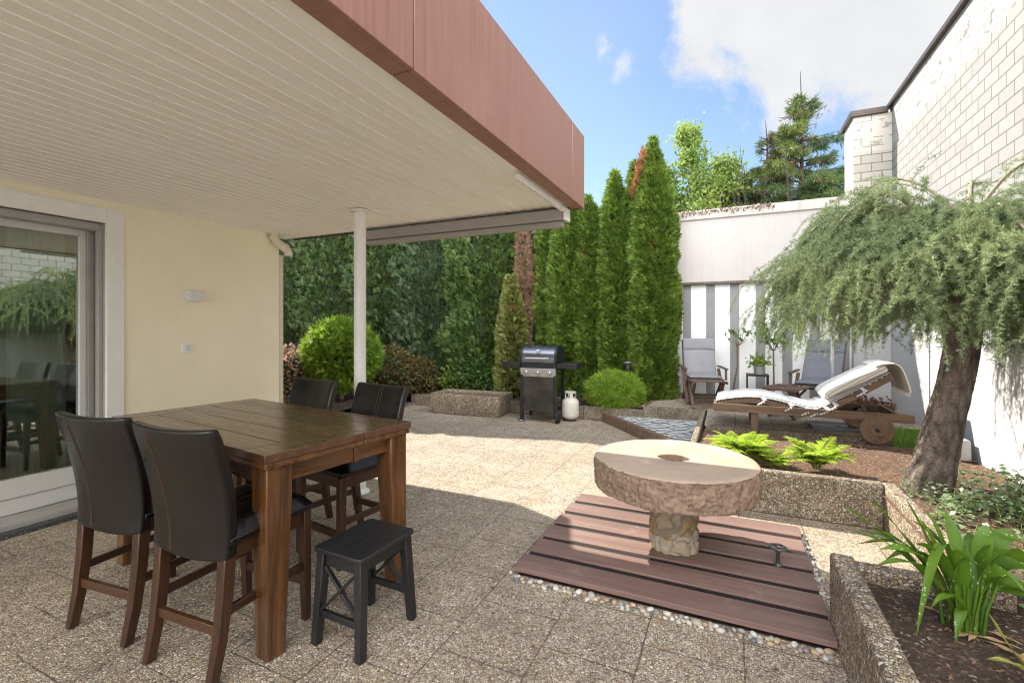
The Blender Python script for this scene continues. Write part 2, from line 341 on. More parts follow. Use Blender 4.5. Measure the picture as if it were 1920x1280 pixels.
def tag(o, label, cat, group=None, kind=None):
    o['label'] = label; o['category'] = cat
    if group: o['group'] = group
    if kind: o['kind'] = kind
    return o
def struct(o): o['kind'] = 'structure'; return o
def copy_tree(o, parent=None):
    c = o.copy(); COL.objects.link(c); c.parent = parent
    for ch in [q for q in ALLCH(o)]: copy_tree(ch, c)
    return c
def ALLCH(o): return [q for q in COL.objects if q.parent is o]
# many small pieces (leaves, needles) as one mesh
def raw_mesh(name, V, F, mat, parent=None, smooth=False):
    me = bpy.data.meshes.new(name); V = np.asarray(V, np.float32); F = np.asarray(F, np.int32)
    me.vertices.add(len(V)); me.vertices.foreach_set('co', V.ravel())
    me.loops.add(F.size); me.loops.foreach_set('vertex_index', F.ravel())
    me.polygons.add(len(F)); me.polygons.foreach_set('loop_start', np.arange(0, F.size, F.shape[1], dtype=np.int32))
    me.update(calc_edges=True); me.materials.append(mat)
    if smooth: me.polygons.foreach_set('use_smooth', np.ones(len(F), bool))
    return link(bpy.data.objects.new(name, me), parent)
def nrm(a): return a/np.maximum(np.linalg.norm(a, axis=-1, keepdims=True), 1e-9)
def stamp(st, P, D, S, roll=None, N=None):
    # place copies of a stamp (verts k x 3, faces m x 4): long axis x along D, face normal near N
    sv, sf = st; P = np.asarray(P, float); D = nrm(np.asarray(D, float)); n = len(P)
    ref = nrm(rng.normal(size=(n, 3))) if N is None else np.asarray(N, float)
    y = nrm(np.cross(ref, D)); z = np.cross(D, y)
    if roll is not None:
        c, s_ = np.cos(roll)[:, None], np.sin(roll)[:, None]; y, z = y*c+z*s_, z*c-y*s_
    S = np.broadcast_to(np.asarray(S, float), (n,))[:, None, None]
    V = P[:, None, :]+S*(sv[None, :, 0:1]*D[:, None, :]+sv[None, :, 1:2]*y[:, None, :]+sv[None, :, 2:3]*z[:, None, :])
    F = sf[None]+(np.arange(n)*len(sv))[:, None, None]
    return V.reshape(-1, 3), F.reshape(-1, sf.shape[1])
def join(parts):
    V, F, k = [], [], 0
    for v, f in parts: V.append(v); F.append(f+k); k += len(v)
    return np.concatenate(V), np.concatenate(F)
def lobes(n, spread, w, droop=.1, l0=.62):
    v, f = [], []
    for i in range(n):
        a = (i/(n-1)-.5)*2 if n > 1 else 0; L = 1-(1-l0)*abs(a); th = a*spread; b = .28*(1-abs(a)); c, s_ = math.cos(th), math.sin(th)
        k = len(v)
        for (u, q, h) in ((0, 0, 0), (L*.45, w, -droop*.15), (L, 0, -droop), (L*.45, -w, -droop*.15)):
            v.append((b+u*c-q*s_-b*.0, u*s_+q*c, h))
        f.append((k, k+1, k+2, k+3))
    return np.array(v), np.array(f)
SPRAY = lobes(5, .95, .105, .12); FAN = lobes(5, 1.1, .14, .25, .7); SCALE = lobes(5, 1.15, .16, .28, .75)
LEAF = (np.array([(0, 0, 0), (.5, .24, .05), (1, 0, -.06), (.5, -.24, .05)], float), np.array([(0, 1, 2, 3)]))
ROUND = (np.array([(0, 0, 0), (.5, .36, .06), (1, 0, -.06), (.5, -.36, .06)], float), np.array([(0, 1, 2, 3)]))
def tuft(n, ang0, ang1, w, seed):
    r = np.random.default_rng(seed); v, f = [], []
    for i in range(n):
        a = 2*math.pi*(i+r.random()*.6)/n; el = ang0+(ang1-ang0)*r.random(); L = .7+.3*r.random()
        d = np.array([math.cos(el), math.sin(el)*math.cos(a), math.sin(el)*math.sin(a)]); q = np.cross(d, r.normal(size=3)); q = q/np.linalg.norm(q)*w
        k = len(v); v += [tuple(-q*.5), tuple(d*L*.5-q*.6), tuple(d*L), tuple(d*L*.5+q*.6)]; f.append((k, k+1, k+2, k+3))
    return np.array(v), np.array(f)
NEEDLES = tuft(13, .55, 1.4, .075, 3); BRUSH = tuft(9, .45, 1.0, .07, 5)
def foliage(name, c1, c2, c3=None, trans=.3, clump=1.6, rough=.55, dead=None, dead_t=.66):
    t = NT(name); g = t.n('ShaderNodeNewGeometry'); r = g.outputs['Random Per Island']
    c = t.mix(r, c1, c2); n = t.noise(clump, 4, .6)
    if c3: c = t.mix(t.rng(n, .42, .68), c, t.mix(.35, c3, c))
    if dead: c = t.mix(t.math('MULTIPLY', t.rng(t.noise(clump*1.3, 3, .6, v=t.vec((1, 1, .7), loc=(7, 3, 1))), dead_t, dead_t+.06), t.rng(r, .1, .5)), c, dead)
    t.set(t.b.inputs['Base Color'], c); t.b.inputs['Roughness'].default_value = rough; t.b.inputs['Specular IOR Level'].default_value = .3
    tl = t.n('ShaderNodeBsdfTranslucent'); t.set(tl.inputs[0], t.mix(.5, c, tuple(min(1, x*1.6) for x in c2)))
    mx = t.n('ShaderNodeMixShader'); mx.inputs[0].default_value = trans; t.l(t.b.outputs[0], mx.inputs[1]); t.l(tl.outputs[0], mx.inputs[2]); t.l(mx.outputs[0], t.out.inputs[0])
    return t.m

# ---------------------------------------------------------------- ground
def sheet(name, pts, mat, sub=0, noise=0, seed=0):
    # quad sheet from 4 corners (x, y, z), optionally roughened
    n = max(1, sub); V, F = [], []; a, b, c, d = (Vector(p) for p in pts); r = random.Random(seed)
    for i in range(n+1):
        for j in range(n+1):
            u, v = i/n, j/n; p = a.lerp(b, u).lerp(d.lerp(c, u), v)
            if noise and 0 < i < n and 0 < j < n: p.z += r.uniform(-noise, noise)
            V.append(tuple(p))
    for i in range(n):
        for j in range(n): q = i*(n+1)+j; F.append((q, q+n+1, q+n+2, q+1))
    return MB().add(V, F).build(name, mat, None, smooth=True)
M['grass_far'] = plain('far_ground', (.09, .11, .05), .95, 0, .3, 3)
struct(MB().add([(-400, -400, -.05), (400, -400, -.05), (400, 400, -.05), (-400, 400, -.05)], [(0, 1, 2, 3)]).build('ground', M['grass_far']))
struct(MB().add([(-4.62, -12, 0), (1.02, -12, 0), (1.02, 7.3, 0), (-4.62, 7.3, 0), (-5.5, 3.70, 0), (-5.5, 7.8, 0), (-4.62, 7.8, 0), (-4.62, 3.7, 0)], [(0, 1, 2, 3), (4, 7, 6, 5)]).build('patio', M['patio']))
struct(sheet('soil_bed', [(-.3, 4.2, .275), (2.14, 4.2, .235), (2.14, 6.33, .17), (-.3, 6.33, .185)], M['soil'], 40, .006, 1))
struct(sheet('soil_bed', [(.98, 2.72, .285), (2.14, 2.72, .25), (2.14, 4.2, .235), (.98, 4.2, .262)], M['soil'], 30, .007, 2))
struct(sheet('planter_soil', [(.46, -6, .27), (2.14, -6, .24), (2.14, 2.72, .25), (.46, 2.72, .285)], M['soil_dark'], 50, .007, 3))
struct(sheet('terrace', [(-.3, 6.36, .235), (2.14, 6.36, .235), (2.14, 8.62, .335), (-.3, 8.62, .335)], M['patio']))
struct(sheet('terrace', [(-1.25, 7.32, .262), (-.302, 7.32, .262), (-.302, 8.62, .335), (-1.0, 8.62, .335)], M['patio']))
struct(sheet('shrub_bed', [(-5.56, 7.3, .19), (-1.0, 7.3, .235), (-1.0, 9.2, .345), (-5.56, 9.2, .30)], M['soil_dark'], 40, .008, 4))
struct(sheet('shrub_bed', [(-16, 3.0, .10), (-5.56, 3.0, .05), (-5.56, 9.2, .30), (-16, 9.2, .32)], M['soil_dark'], 40, .012, 5))
# cobbles edging the bed on the left
M['cobble'] = plain('grey_granite_setts', (.17, .17, .18), .75, 0, .45, 14, .4, 90)
cb = MB(); r = random.Random(4)
for i in range(56):
    for k in range(3):
        y = 3.75+i*.085; x = -5.47-.086*k+.012*math.sin(i*.7)
        cb.box((x+r.uniform(-.004, .004), y+r.uniform(-.004, .004), .012+r.uniform(-.003, .004)), (.074, .072, .05), r.uniform(-.08, .08))
tag(cb.build('cobble_edging', M['cobble'], bevel=.008), 'band of small grey granite setts edging the shrub bed at the left', 'edging', kind='stuff')

# ---------------------------------------------------------------- house with canopy
house = thing('house', 'cream rendered house with brown fascia canopy over the dining corner', 'house')
HX = -4.65
w = MB(); w.b2((HX-.3, 2.20, 0), (HX, 3.70, 2.52)); w.b2((HX-.3, -.85, 2.44), (HX, 2.20, 2.52)); w.b2((HX-.3, -4, 0), (HX, -.85, 2.52)); w.b2((HX-6, 3.40, 0), (HX-.3, 3.70, 2.52))
w.build('wall', M['cream'], house)
# soffit boards run along y; white strips put the groove highlights into the joint colour
sb, st = MB(), MB(); x = -1.27; k = 0
while x > -4.75:
    sb.box((x-.045, 1.30, 2.515), (.0825, 5.20, .018)); st.box((x-.09, 1.30, 2.5135), (.0072, 5.20, .021)); x -= .09; k += 1
so = sb.build('soffit', M['soffit'], house, bevel=.003, seg=1); st.build('joint_highlight', M['soffit_highlight'], so)
MB().b2((-4.75, -1.3, 2.53), (-1.2, 3.90, 2.56)).build('soffit_backing', M['brown_metal'], house)
# brown metal fascia: three panels on the long side, one along the back
def fascia(y0, y1):
    m = MB(); m.b2((-1.19, y0, 2.50), (-1.16, y1, 3.13)); m.b2((-1.272, y0, 2.500), (-1.19, y1, 2.53)); return m.build('fascia_panel', M['fascia'], house, bevel=.004)
for a, b in ((-1.33, -.56), (-.554, 1.545), (1.551, 3.640), (3.646, 3.98)): fascia(a, b)
m = MB(); m.b2((-4.52, 3.95, 2.50), (-1.192, 3.98, 3.13)); m.build('fascia_panel', M['fascia'], house, bevel=.004)
m = MB(); m.b2((-4.66, 3.90, 2.49), (-1.275, 3.948, 2.535)); m.build('edge_trim', M['brown_metal'], house, bevel=.004)
m = MB(); m.b2((-4.6, -1.3, 3.0), (-1.2, 3.94, 3.06)); m.build('roof', M['concrete'], house)
m = MB(); m.prism([(-4.55, -1.6), (-4.55, 4.04), (-3.70, 4.04), (-3.85, 4.37), (-3.965, 4.71), (-4.385, 4.88), (-11, 4.88), (-11, -1.6)], 2.90, 3.10); m.build('shadow_eave', M['brown_metal'], house)  # unseen eave; outline shaped to cast the roof's shadow edge on the patio
# canopy post
m = MB(); m.lathe([(.052, 0), (.052, 2.52)], 28, (-2.985, 3.2, 0)); po = m.build('post', M['white_metal'], house, smooth=True)
MB().lathe([(.085, 0), (.085, .012), (.06, .03), (.053, .035)], 28, (-2.985, 3.2, 0)).build('post_foot', M['white_metal'], po, smooth=True)
MB().lathe([(.054, 2.478), (.085, 2.482), (.085, 2.5)], 28, (-2.985, 3.2, 0)).build('post_cap', M['white_metal'], po, smooth=True)
# rain pipe at the wall's end
pts = [(-4.60, 3.60, 2.53), (-4.60, 3.60, 2.46), (-4.60, 3.625, 2.42), (-4.60, 3.67, 2.395), (-4.60, 3.73, 2.37), (-4.60, 3.775, 2.34), (-4.60, 3.79, 2.30), (-4.60, 3.79, 2.28)]
m = MB().tube(pts, .046, 16); dp = m.build('downpipe', M['cream_plastic'], house, smooth=True)
MB().tube([(-4.60, 3.60, 2.475), (-4.60, 3.60, 2.445)], .053, 16).tube([(-4.60, 3.725, 2.372), (-4.60, 3.75, 2.362)], .053, 16).split('pipe_collar', M['cream_plastic'], dp, smooth=True)
MB().tube([(-4.72, 3.76, 2.29), (-4.72, 3.76, .05)], .042, 16).build('downpipe', M['cream_plastic'], house, smooth=True)
# sliding door set back in its reveal
m = MB(); m.b2((HX-.02, 2.075, .0), (HX+.012, 2.20, 2.44)); m.b2((HX-.02, -.85, 2.315), (HX+.012, 2.075, 2.44)); m.build('door_casing', M['white_metal'], house, bevel=.004)
m = MB(); m.b2((HX-.16, 2.075, .07), (HX-.021, 2.13, 2.315)); m.b2((HX-.10, 2.045, .07), (HX-.05, 2.075, 2.315)); m.b2((HX-.16, -.85, 2.255), (HX-.05, 2.045, 2.315)); m.build('door_reveal', M['door_grey'], house, bevel=.003)
m = MB(); m.b2((HX-.30, -.85, -.05), (HX+.03, 2.20, .065)); m.build('threshold', M['concrete'], house, bevel=.01)
m = MB(); m.b2((HX+.032, -.85, -.05), (HX+.12, 3.7, .03)); m.build('edging_stone', M['granite'], house, bevel=.006)
DX = HX-.20
m = MB(); m.b2((DX-.06, 1.985, .07), (DX, 2.12, 2.30)); m.b2((DX-.06, .30, 2.21), (DX, 1.985, 2.30)); m.b2((DX-.06, .30, .07), (DX, 1.985, .33)); m.b2((DX-.06, .30, .33), (DX, .42, 2.21))
dr = m.build('door', M['door_white'], house, bevel=.004)
m = MB(); m.b2((DX+.001, 2.022, .08), (DX+.006, 2.030, 2.30)); m.b2((DX+.001, .30, .185), (DX+.006, 2.12, .193)); m.b2((DX+.0, 2.04, .08), (DX+.02, 2.075, 2.30)); m.build('door_seal', M['door_grey'], dr)
m = MB(); m.b2((DX-.035, .42, .33), (DX-.029, 1.985, 2.21)); m.build('door_glass', M['glass'], dr)
m = MB(); m.b2((DX-.14, -.85, .07), (DX-.08, .30, 2.30)); m.build('door_frame', M['door_white'], house, bevel=.004)
# the room behind the glass
M['room_wall'] = plain('room_wall', (.30, .29, .27), .9, 0, .05); M['room_floor'] = plain('room_floor', (.10, .085, .07), .4, 0, .15)
m = MB(); m.b2((-9.0, -3, .05), (-8.9, 3.38, 2.5)); m.b2((-8.9, 3.33, .05), (HX-.31, 3.38, 2.5)); m.b2((-8.9, -3, 2.42), (HX-.31, 3.33, 2.48)); m.b2((-8.9, -3.1, .05), (HX-.31, -3.0, 2.42)); m.build('room_wall', M['room_wall'], house)
m = MB(); m.b2((-8.9, -3, .0), (HX-.31, 3.33, .06)); m.build('room_floor', M['room_floor'], house)
t = NT('sheer_curtain'); t.done((.72, .74, .72), .8); M['curtain'] = t.m
cu, N = MB(), 40
vs = []
for i in range(N+1):
    y = 1.62+.36*i/N; x = -5.06+.022*math.sin(i*1.25); vs += [(x, y, .10), (x, y, 2.28)]
cu.add(vs, [(2*i, 2*i+2, 2*i+3, 2*i+1) for i in range(N)]).build('curtain', M['curtain'], house, smooth=True)
# wall lamp and switch
M['lamp_white'] = plain('lamp_white', (.66, .66, .67), .35, 0, .03)
lamp = thing('wall_lamp', 'small white cube wall lamp on the cream wall above the switch', 'wall lamp', (HX, 2.745, 1.76))
MB().box((.045, 0, 0), (.09, .115, .105)).build('lamp_body', M['lamp_white'], lamp, bevel=.004)
MB().box((.045, 0, .0485), (.07, .095, .010)).build('lamp_lens', plain('lamp_opal', (.8, .8, .75), .3), lamp)
swt = thing('light_switch', 'white square light switch on the cream wall below the lamp', 'switch', (HX, 2.70, 1.265))
MB().box((.008, 0, 0), (.016, .088, .088)).build('switch_plate', M['white_metal'], swt, bevel=.004)
MB().box((.018, 0, 0), (.008, .052, .055)).build('rocker', plain('rocker_white', (.66, .66, .65), .35), swt, bevel=.002)
# folded awning under the canopy's back edge
M['awning'] = plain('awning_grey', (.33, .315, .30), .5, .1, .05); M['awning_d'] = plain('awning_fabric', (.20, .19, .18), .8, 0, .06)
aw = thing('awning', 'grey retracted awning cassette hung below the back edge of the canopy', 'awning', (0, 3.87, 2.44))
MB().b2((-3.52, -.055, -.055), (-1.30, .055, .045)).build('cassette', M['awning'], aw, bevel=.018, seg=3)
MB().b2((-3.50, -.03, -.105), (-1.32, .05, -.058)).build('front_rail', M['awning'], aw, bevel=.01)
for x in (-3.54, -1.285):
    MB().b2((x-.014, -.06, -.06), (x+.014, .06, .05)).build('end_cap', M['white_metal'], aw, bevel=.008)
MB().b2((-1.315, -1.02, .008), (-1.275, -.06, .048)).build('guide_rail', M['white_metal'], aw, bevel=.006)

# ---------------------------------------------------------------- walls
WX, WY = 2.12, 8.60
rw = thing('brick_wall', 'tall white painted brick wall with smooth lower part at the right', 'wall', (WX, 0, 0))
m = MB(); m.b2((0, -12, 2.24), (.30, WY+.45, 4.66)); m.build('brickwork', M['brick'], rw)
m = MB(); m.b2((-.012, -12, -.3), (.30, WY, 2.24)); m.build('plinth', M['white_plaster'], rw, bevel=.006)
m = MB(); m.b2((-.05, -12, 4.66), (.36, WY-.02, 4.72)); m.build('coping', M['brown_metal'], rw, bevel=.006)
pr = thing('brick_pier', 'short brick pier at the corner where the brick wall meets the garden wall', 'pier', (0, 0, 0))
m = MB(); m.b2((1.655, WY-.13, 2.24), (WX-.002, WY+.45, 4.58)); m.build('brickwork', M['brick_pier'], pr)
m = MB(); m.b2((1.61, WY-.17, 4.58), (WX-.052, WY+.5, 4.67)); m.build('coping', M['brown_metal'], pr, bevel=.006)
m = MB(); m.b2((1.66, WY-.125, -.1), (WX-.014, WY, 2.2398)); m.build('pier_base', M['white_plaster'], pr)
gw = thing('garden_wall', 'grey white garden wall with grey painted stripes behind the chairs', 'wall', (0, WY, 0))
m = MB(); m.b2((-12, 0, 2.235), (1.654, .24, 3.30)); m.build('upper_wall', M['upper_plaster'], gw)
m = MB(); m.b2((-12, -.03, 3.30), (1.654, .28, 3.455)); m.build('coping', M['coping'], gw, bevel=.008)
m = MB(); m.b2((-12, .03, -.2), (1.70, .24, 2.19)); m.build('striped_panel', M['striped'], gw)
M['ledge'] = plaster('mossy_ledge', (.13, .11, .09), .4, .5, .3, 70)
m = MB(); m.b2((-12, -.045, 2.19), (1.654, .2, 2.234)); m.build('ledge', M['ledge'], gw, bevel=.006)
# ---------------------------------------------------------------- planters and kerbs of exposed aggregate
m = MB(); m.b2((-.32, 4.18, 0), (1.0, 4.26, .335)); m2 = thing('planter_wall', 'long exposed aggregate planter wall behind the millstone table holding the fern bed', 'planter wall')
m.build('wall_panel', M['aggwall'], m2, bevel=.012)
m = MB(); m.b2((-.385, 4.18, 0), (-.322, 7.25, .272)); m.build('wall_panel', M['aggwall'], m2, bevel=.012)
m = MB(); m.b2((1.002, 2.83, 0), (1.085, 4.262, .33)); m2 = thing('planter_wall', 'exposed aggregate planter wall facing the paved nook beside the larch trunk', 'planter wall')
m.build('wall_panel', M['aggwall'], m2, bevel=.012)
fp = thing('front_planter', 'dark edged exposed aggregate planter in the right foreground holding the spotted lily', 'planter')
m = MB(); m.b2((.438, -6, 0), (.535, 2.74, .365)); m.build('wall_panel', M['aggwall'], fp, bevel=.014)
m = MB(); m.b2((.537, 2.655, 0), (1.085, 2.742, .345)); m.build('wall_panel', M['aggwall'], fp, bevel=.012)
cu = thing('bed_kerb', 'low aggregate kerb along the shrub bed behind the gas grill', 'kerb')
m = MB(); m.b2((-5.5, 7.24, 0), (-2.13, 7.32, .205)); m.build('kerb_stone', M['aggcurb'], cu, bevel=.01)
m = MB(); m.b2((-2.126, 7.24, 0), (-1.2, 7.32, .215)); m.build('kerb_stone', M['aggcurb'], cu, bevel=.01)
m = MB(); m.b2((-1.196, 7.24, 0), (-.377, 7.32, .275)); m.build('kerb_stone', M['aggcurb'], cu, bevel=.01)
m = MB(); m.bar((-1.19, 7.33, .22), (-1.02, 8.58, .32), .06, .09); m.build('kerb_stone', M['aggcurb'], cu, bevel=.01)
tk = tag(MB().b2((-.29, 6.33, 0.05), (2.10, 6.40, .245)).build('terrace_kerb', M['aggcurb'], bevel=.01), 'mossy aggregate kerb of the terrace running under the wooden sun lounger', 'kerb')
tag(MB().b2((.30, 6.19, .10), (2.08, 6.225, .195)).build('edging_board', M['teak0'], bevel=.004), 'thin timber edging board between bark soil and grass under the lounger wheel', 'edging board')
# triangular sunken basin with brown rim and patterned grating
tb = thing('sunken_basin', 'triangular sunken basin with brown timber edge and grey white grating in front of the terrace', 'basin')
m = MB(); A, Bp, C = Vector((-1.80, 7.225, 0)), Vector((-.39, 5.50, 0)), Vector((-.385, 7.225, 0))
m.bar(A+Vector((.02, -.02, .07)), Bp+Vector((.0, 0, .07)), .075, .15); m.build('rim_beam', M['teak0'], tb, bevel=.006)
t = NT('grey_white_grating'); wv = t.n('ShaderNodeTexWave', wave_type='BANDS', bands_direction='Y'); t.l(t.vec((1, 1, 1), (0, 0, .12)), wv.inputs[0])
for k, v in (('Scale', 3.3), ('Distortion', 6.0), ('Detail', 2.0), ('Detail Scale', 2.2)): wv.inputs[k].default_value = v
n = t.noise(14, 3, .6, v=t.vec((1, 3.2, 1)))
c = t.ramp(t.math('ADD', t.math('MULTIPLY', wv.outputs[1], .6), t.math('MULTIPLY', n, .5)), [(.36, (.05, .055, .065)), (.5, (.22, .23, .25)), (.62, (.62, .61, .59))])
M['grating'] = t.done(c, .5, 0, t.bump(wv.outputs[1], .6, .02))
MB().add([A+Vector((.06, -.01, .10)), Bp+Vector((0, .08, .07)), C+Vector((0, 0, .12))], [(0, 1, 2)]).build('grating', M['grating'], tb)

# ---------------------------------------------------------------- plank platform and millstone table
DXm, DY0, DY1 = -.36, 2.515, 3.865
dk = thing('plank_platform', 'low platform of six dark reddish planks under the millstone table', 'platform', (0, 0, 0))
pitch = (DY1-DY0+.055)/6
rr = random.Random(3)
for i in range(6):
    y0 = DY0+i*pitch; m = MB(); m.b2((-1.16+rr.uniform(-.006, .006), y0, .022), (.435+rr.uniform(-.008, .008), y0+pitch-.056, .052)); m.build('plank', M['deck'], dk, bevel=.004)
t = NT('black_drain_mesh'); wv = t.n('ShaderNodeTexWave', wave_type='BANDS', bands_direction='X'); t.l(t.obj(), wv.inputs[0]); wv.inputs['Scale'].default_value = 34
M['drain'] = t.done(t.mix(t.rng(wv.outputs[1], .4, .7), (.005, .005, .005), (.026, .026, .026)), .5, 0, t.bump(wv.outputs[1], .6, .01))
m = MB()
for i in range(5): y = DY0+(i+1)*pitch; m.b2((-1.15, y-.0545, .012), (.43, y-.0015, .041))
m.split('drain_mesh', M['drain'], dk)
MB().b2((-1.14, DY0+.01, .0005), (.42, DY1-.01, .0035)).build('base_frame', M['brown_metal'], dk)
# millstone
MC = (-.335, 3.195); ZT = .62; ZB = .43; MR = .505
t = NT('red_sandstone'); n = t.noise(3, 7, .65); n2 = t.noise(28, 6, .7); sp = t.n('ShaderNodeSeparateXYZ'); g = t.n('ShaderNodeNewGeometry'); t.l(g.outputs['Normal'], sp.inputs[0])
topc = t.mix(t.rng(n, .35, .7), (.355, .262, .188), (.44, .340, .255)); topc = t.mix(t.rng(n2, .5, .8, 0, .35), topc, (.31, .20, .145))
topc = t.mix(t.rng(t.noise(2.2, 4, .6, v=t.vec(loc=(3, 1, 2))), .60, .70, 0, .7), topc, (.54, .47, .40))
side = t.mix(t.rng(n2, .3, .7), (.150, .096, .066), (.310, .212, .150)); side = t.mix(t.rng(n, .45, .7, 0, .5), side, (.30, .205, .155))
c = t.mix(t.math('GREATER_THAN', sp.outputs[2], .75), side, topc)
M['sandstone'] = t.done(c, .88, 0, t.bump(t.noise(70, 6, .7), .5, .006))
ms = thing('millstone_table', 'round red sandstone millstone on a stone column used as a garden table', 'stone table', (MC[0], MC[1], .052))
bm = bmesh.new(); NA = 300
from mathutils import noise as mn
def rough(a, z):
    p = Vector((math.cos(a)*3, math.sin(a)*3, z*6)); q = Vector((math.cos(a)*9+5, math.sin(a)*9, z*14)); s = Vector((math.cos(a)*26+5, math.sin(a)*26, z*34+a))
    s2 = Vector((math.cos(a)*15, math.sin(a)*15, z*9+3*math.sin(a*7))); d = mn.noise(p)*.012+mn.noise(q)*.014-abs(mn.noise(s))*.022-abs(mn.noise(s2))*.020
    return d
prof = []                                       # hole, top, side, underside
HR = .085
rows = [(HR, -.175, 0), (HR, -.004, 0), (HR+.006, 0, 0), (.25, 0, 0), (MR-.05, 0, 0), (MR-.014, -.001, .15), (MR-.003, -.008, .4)]
for k in range(1, 25): rows.append((MR+.004*math.sin(k*.12), -.008-(ZT-ZB-.016)*k/25, 1))
rows += [(MR-.004, -(ZT-ZB)+.006, .8), (MR-.03, -(ZT-ZB), .4), (.15, -(ZT-ZB), 0)]
V, F = [], []
for r_, z, k in rows:
    for j in range(NA):
        a = 2*math.pi*j/NA; q = r_+rough(a, z)*k
        if r_ < .1:    # eye of the stone: rounded square with two notches
            q = r_*(1+.16*max(0, abs(math.cos(a))-.8)*5)
        V.append((q*math.cos(a), q*math.sin(a), ZT-.052+z))
for i in range(len(rows)-1):
    for j in range(NA): F.append((i*NA+j, i*NA+(j+1) % NA, (i+1)*NA+(j+1) % NA, (i+1)*NA+j))
b = len(V); V += [(0, 0, ZT-.227)]; F += [(b, (j+1) % NA, j) for j in range(NA)]
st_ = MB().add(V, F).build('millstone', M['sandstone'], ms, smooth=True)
t = NT('rubble_column'); at_ = t.n('ShaderNodeAttribute', attribute_name='stone'); sp = t.n('ShaderNodeSeparateColor'); t.l(at_.outputs['Color'], sp.inputs[0]); n = t.noise(30, 6, .65)
c = t.ramp(sp.outputs[0], [(0, (.24, .155, .075)), (.3, (.36, .225, .10)), (.55, (.28, .215, .14)), (.8, (.40, .31, .20)), (1, (.19, .135, .08))]); c = t.mix(t.rng(n, .35, .7, 0, .5), c, (.17, .115, .065))
c = t.mix(sp.outputs[1], (.20, .165, .12), c)
so = t.n('ShaderNodeSeparateXYZ'); t.l(t.obj(), so.inputs[0]); lime = t.math('LESS_THAN', so.outputs[2], t.math('MULTIPLY_ADD', t.noise(6, 4), .34, -.07)); c = t.mix(t.math('MULTIPLY', lime, t.rng(n, .35, .6, .2, .65)), c, (.42, .38, .31))
M['rubble'] = t.done(c, .85, 0, t.bump(n, .7, .006))
V, F, CC = [], [], []; NR, NZ = 150, 62
for i in range(NZ+1):
    z = .378*i/NZ
    for j in range(NR):
        a_ = 2*math.pi*j/NR; p = Vector((math.cos(a_)*1.45, math.sin(a_)*1.45, z*10.5)); p += Vector((mn.noise(p*2.0), mn.noise(p*2.0+Vector((9, 0, 0))), mn.noise(p*2.0+Vector((0, 9, 0)))))*.22
        d_, q_ = mn.voronoi(p); e_ = min(1, max(0, (d_[1]-d_[0]-.05)/.30)); r_ = .139+.016*e_**.6+.004*mn.noise(p*5)
        V.append((r_*math.cos(a_), r_*math.sin(a_), z)); CC += [(math.sin(q_[0].x*12.9+q_[0].y*78.2+q_[0].z*37.7)*43758.5) % 1, min(1, e_*2.2), 0, 1]
F = [(i*NR+j, i*NR+(j+1) % NR, (i+1)*NR+(j+1) % NR, (i+1)*NR+j) for i in range(NZ) for j in range(NR)]+[tuple(range(NR-1, -1, -1)), tuple(range(NZ*NR, NZ*NR+NR))]
col_ = MB().add(V, F).build('column', M['rubble'], ms, smooth=True)
ca = col_.data.color_attributes.new('stone', 'FLOAT_COLOR', 'POINT'); ca.data.foreach_set('color', CC)

# tap on the planks
M['cast'] = plain('grey_cast_metal', (.16, .16, .165), .4, .8, .2)
tp = thing('standpipe_valve', 'small grey metal standpipe valve with round handwheel between the planks', 'valve', (.255, 3.20, .03))
MB().lathe([(.026, 0), (.024, .02), (.012, .03), (.010, .085), (.014, .09), (.014, .10), (.006, .103), (.006, .125)], 16).build('valve_stem', M['cast'], tp, smooth=True)
m = MB(); m.tube([(.042*math.cos(2*math.pi*i/20)*(1+.08*math.cos(i*2*math.pi/4)), .042*math.sin(2*math.pi*i/20)*(1+.08*math.cos(i*2*math.pi/4)), .122) for i in range(21)], .0075, 8, cap=False)
for k in range(4): m.tube([(0, 0, .120), (.042*math.cos(k*math.pi/2+.4), .042*math.sin(k*math.pi/2+.4), .122)], .0055, 6)
m.build('handwheel', M['cast'], tp, smooth=True)
# river pebbles round the platform
t = NT('river_pebbles'); g = t.n('ShaderNodeNewGeometry'); c = t.ramp(g.outputs['Random Per Island'], [(0, (.42, .38, .32)), (.2, (.55, .51, .45)), (.4, (.30, .28, .27)), (.55, (.50, .37, .21)), (.7, (.62, .59, .54)), (.85, (.36, .26, .18)), (.93, (.13, .14, .16))], 'CONSTANT')
c = t.mix(t.rng(t.noise(40, 4), .3, .7), c, t.mix(.35, c, (.2, .16, .12))); M['pebble'] = t.done(c, .6, 0, t.bump(t.noise(90, 3), .1, .003))
ib = bmesh.new(); bmesh.ops.create_icosphere(ib, subdivisions=2, radius=1); iv = np.array([v.co[:] for v in ib.verts]); iff = np.array([[v.index for v in f.verts] for f in ib.faces]); ib.free()
P, S, D = [], [], []
def strip(x0, x1, y0, y1, n, big=1):
    for _ in range(n):
        s = rnd.uniform(.010, .021)*big*(1.35 if rnd.random() < .15 else 1); x, y = rnd.uniform(x0, x1), rnd.uniform(y0, y1)
        if any((x-p[0])**2+(y-p[1])**2 < (.72*(s+q))**2 for p, q in zip(P[-160:], S[-160:])): continue
        P.append((x, y, s*.42)); S.append(s); D.append((rnd.uniform(-1, 1), rnd.uniform(-1, 1), rnd.uniform(-.1, .1)))
strip(-1.17, .43, DY0-.068, DY0-.012, 420, .95); strip(.442, .475, 2.76, 3.88, 220, .7); strip(-1.16, .46, DY1+.008, DY1+.05, 330, .75); strip(-1.19, -1.165, 2.5, 2.62, 14, .7)
pv, pf = stamp((iv*np.array([1.15, .85, .62]), iff), P, D, S, N=np.array([[0, 0, 1.]]*len(P)))
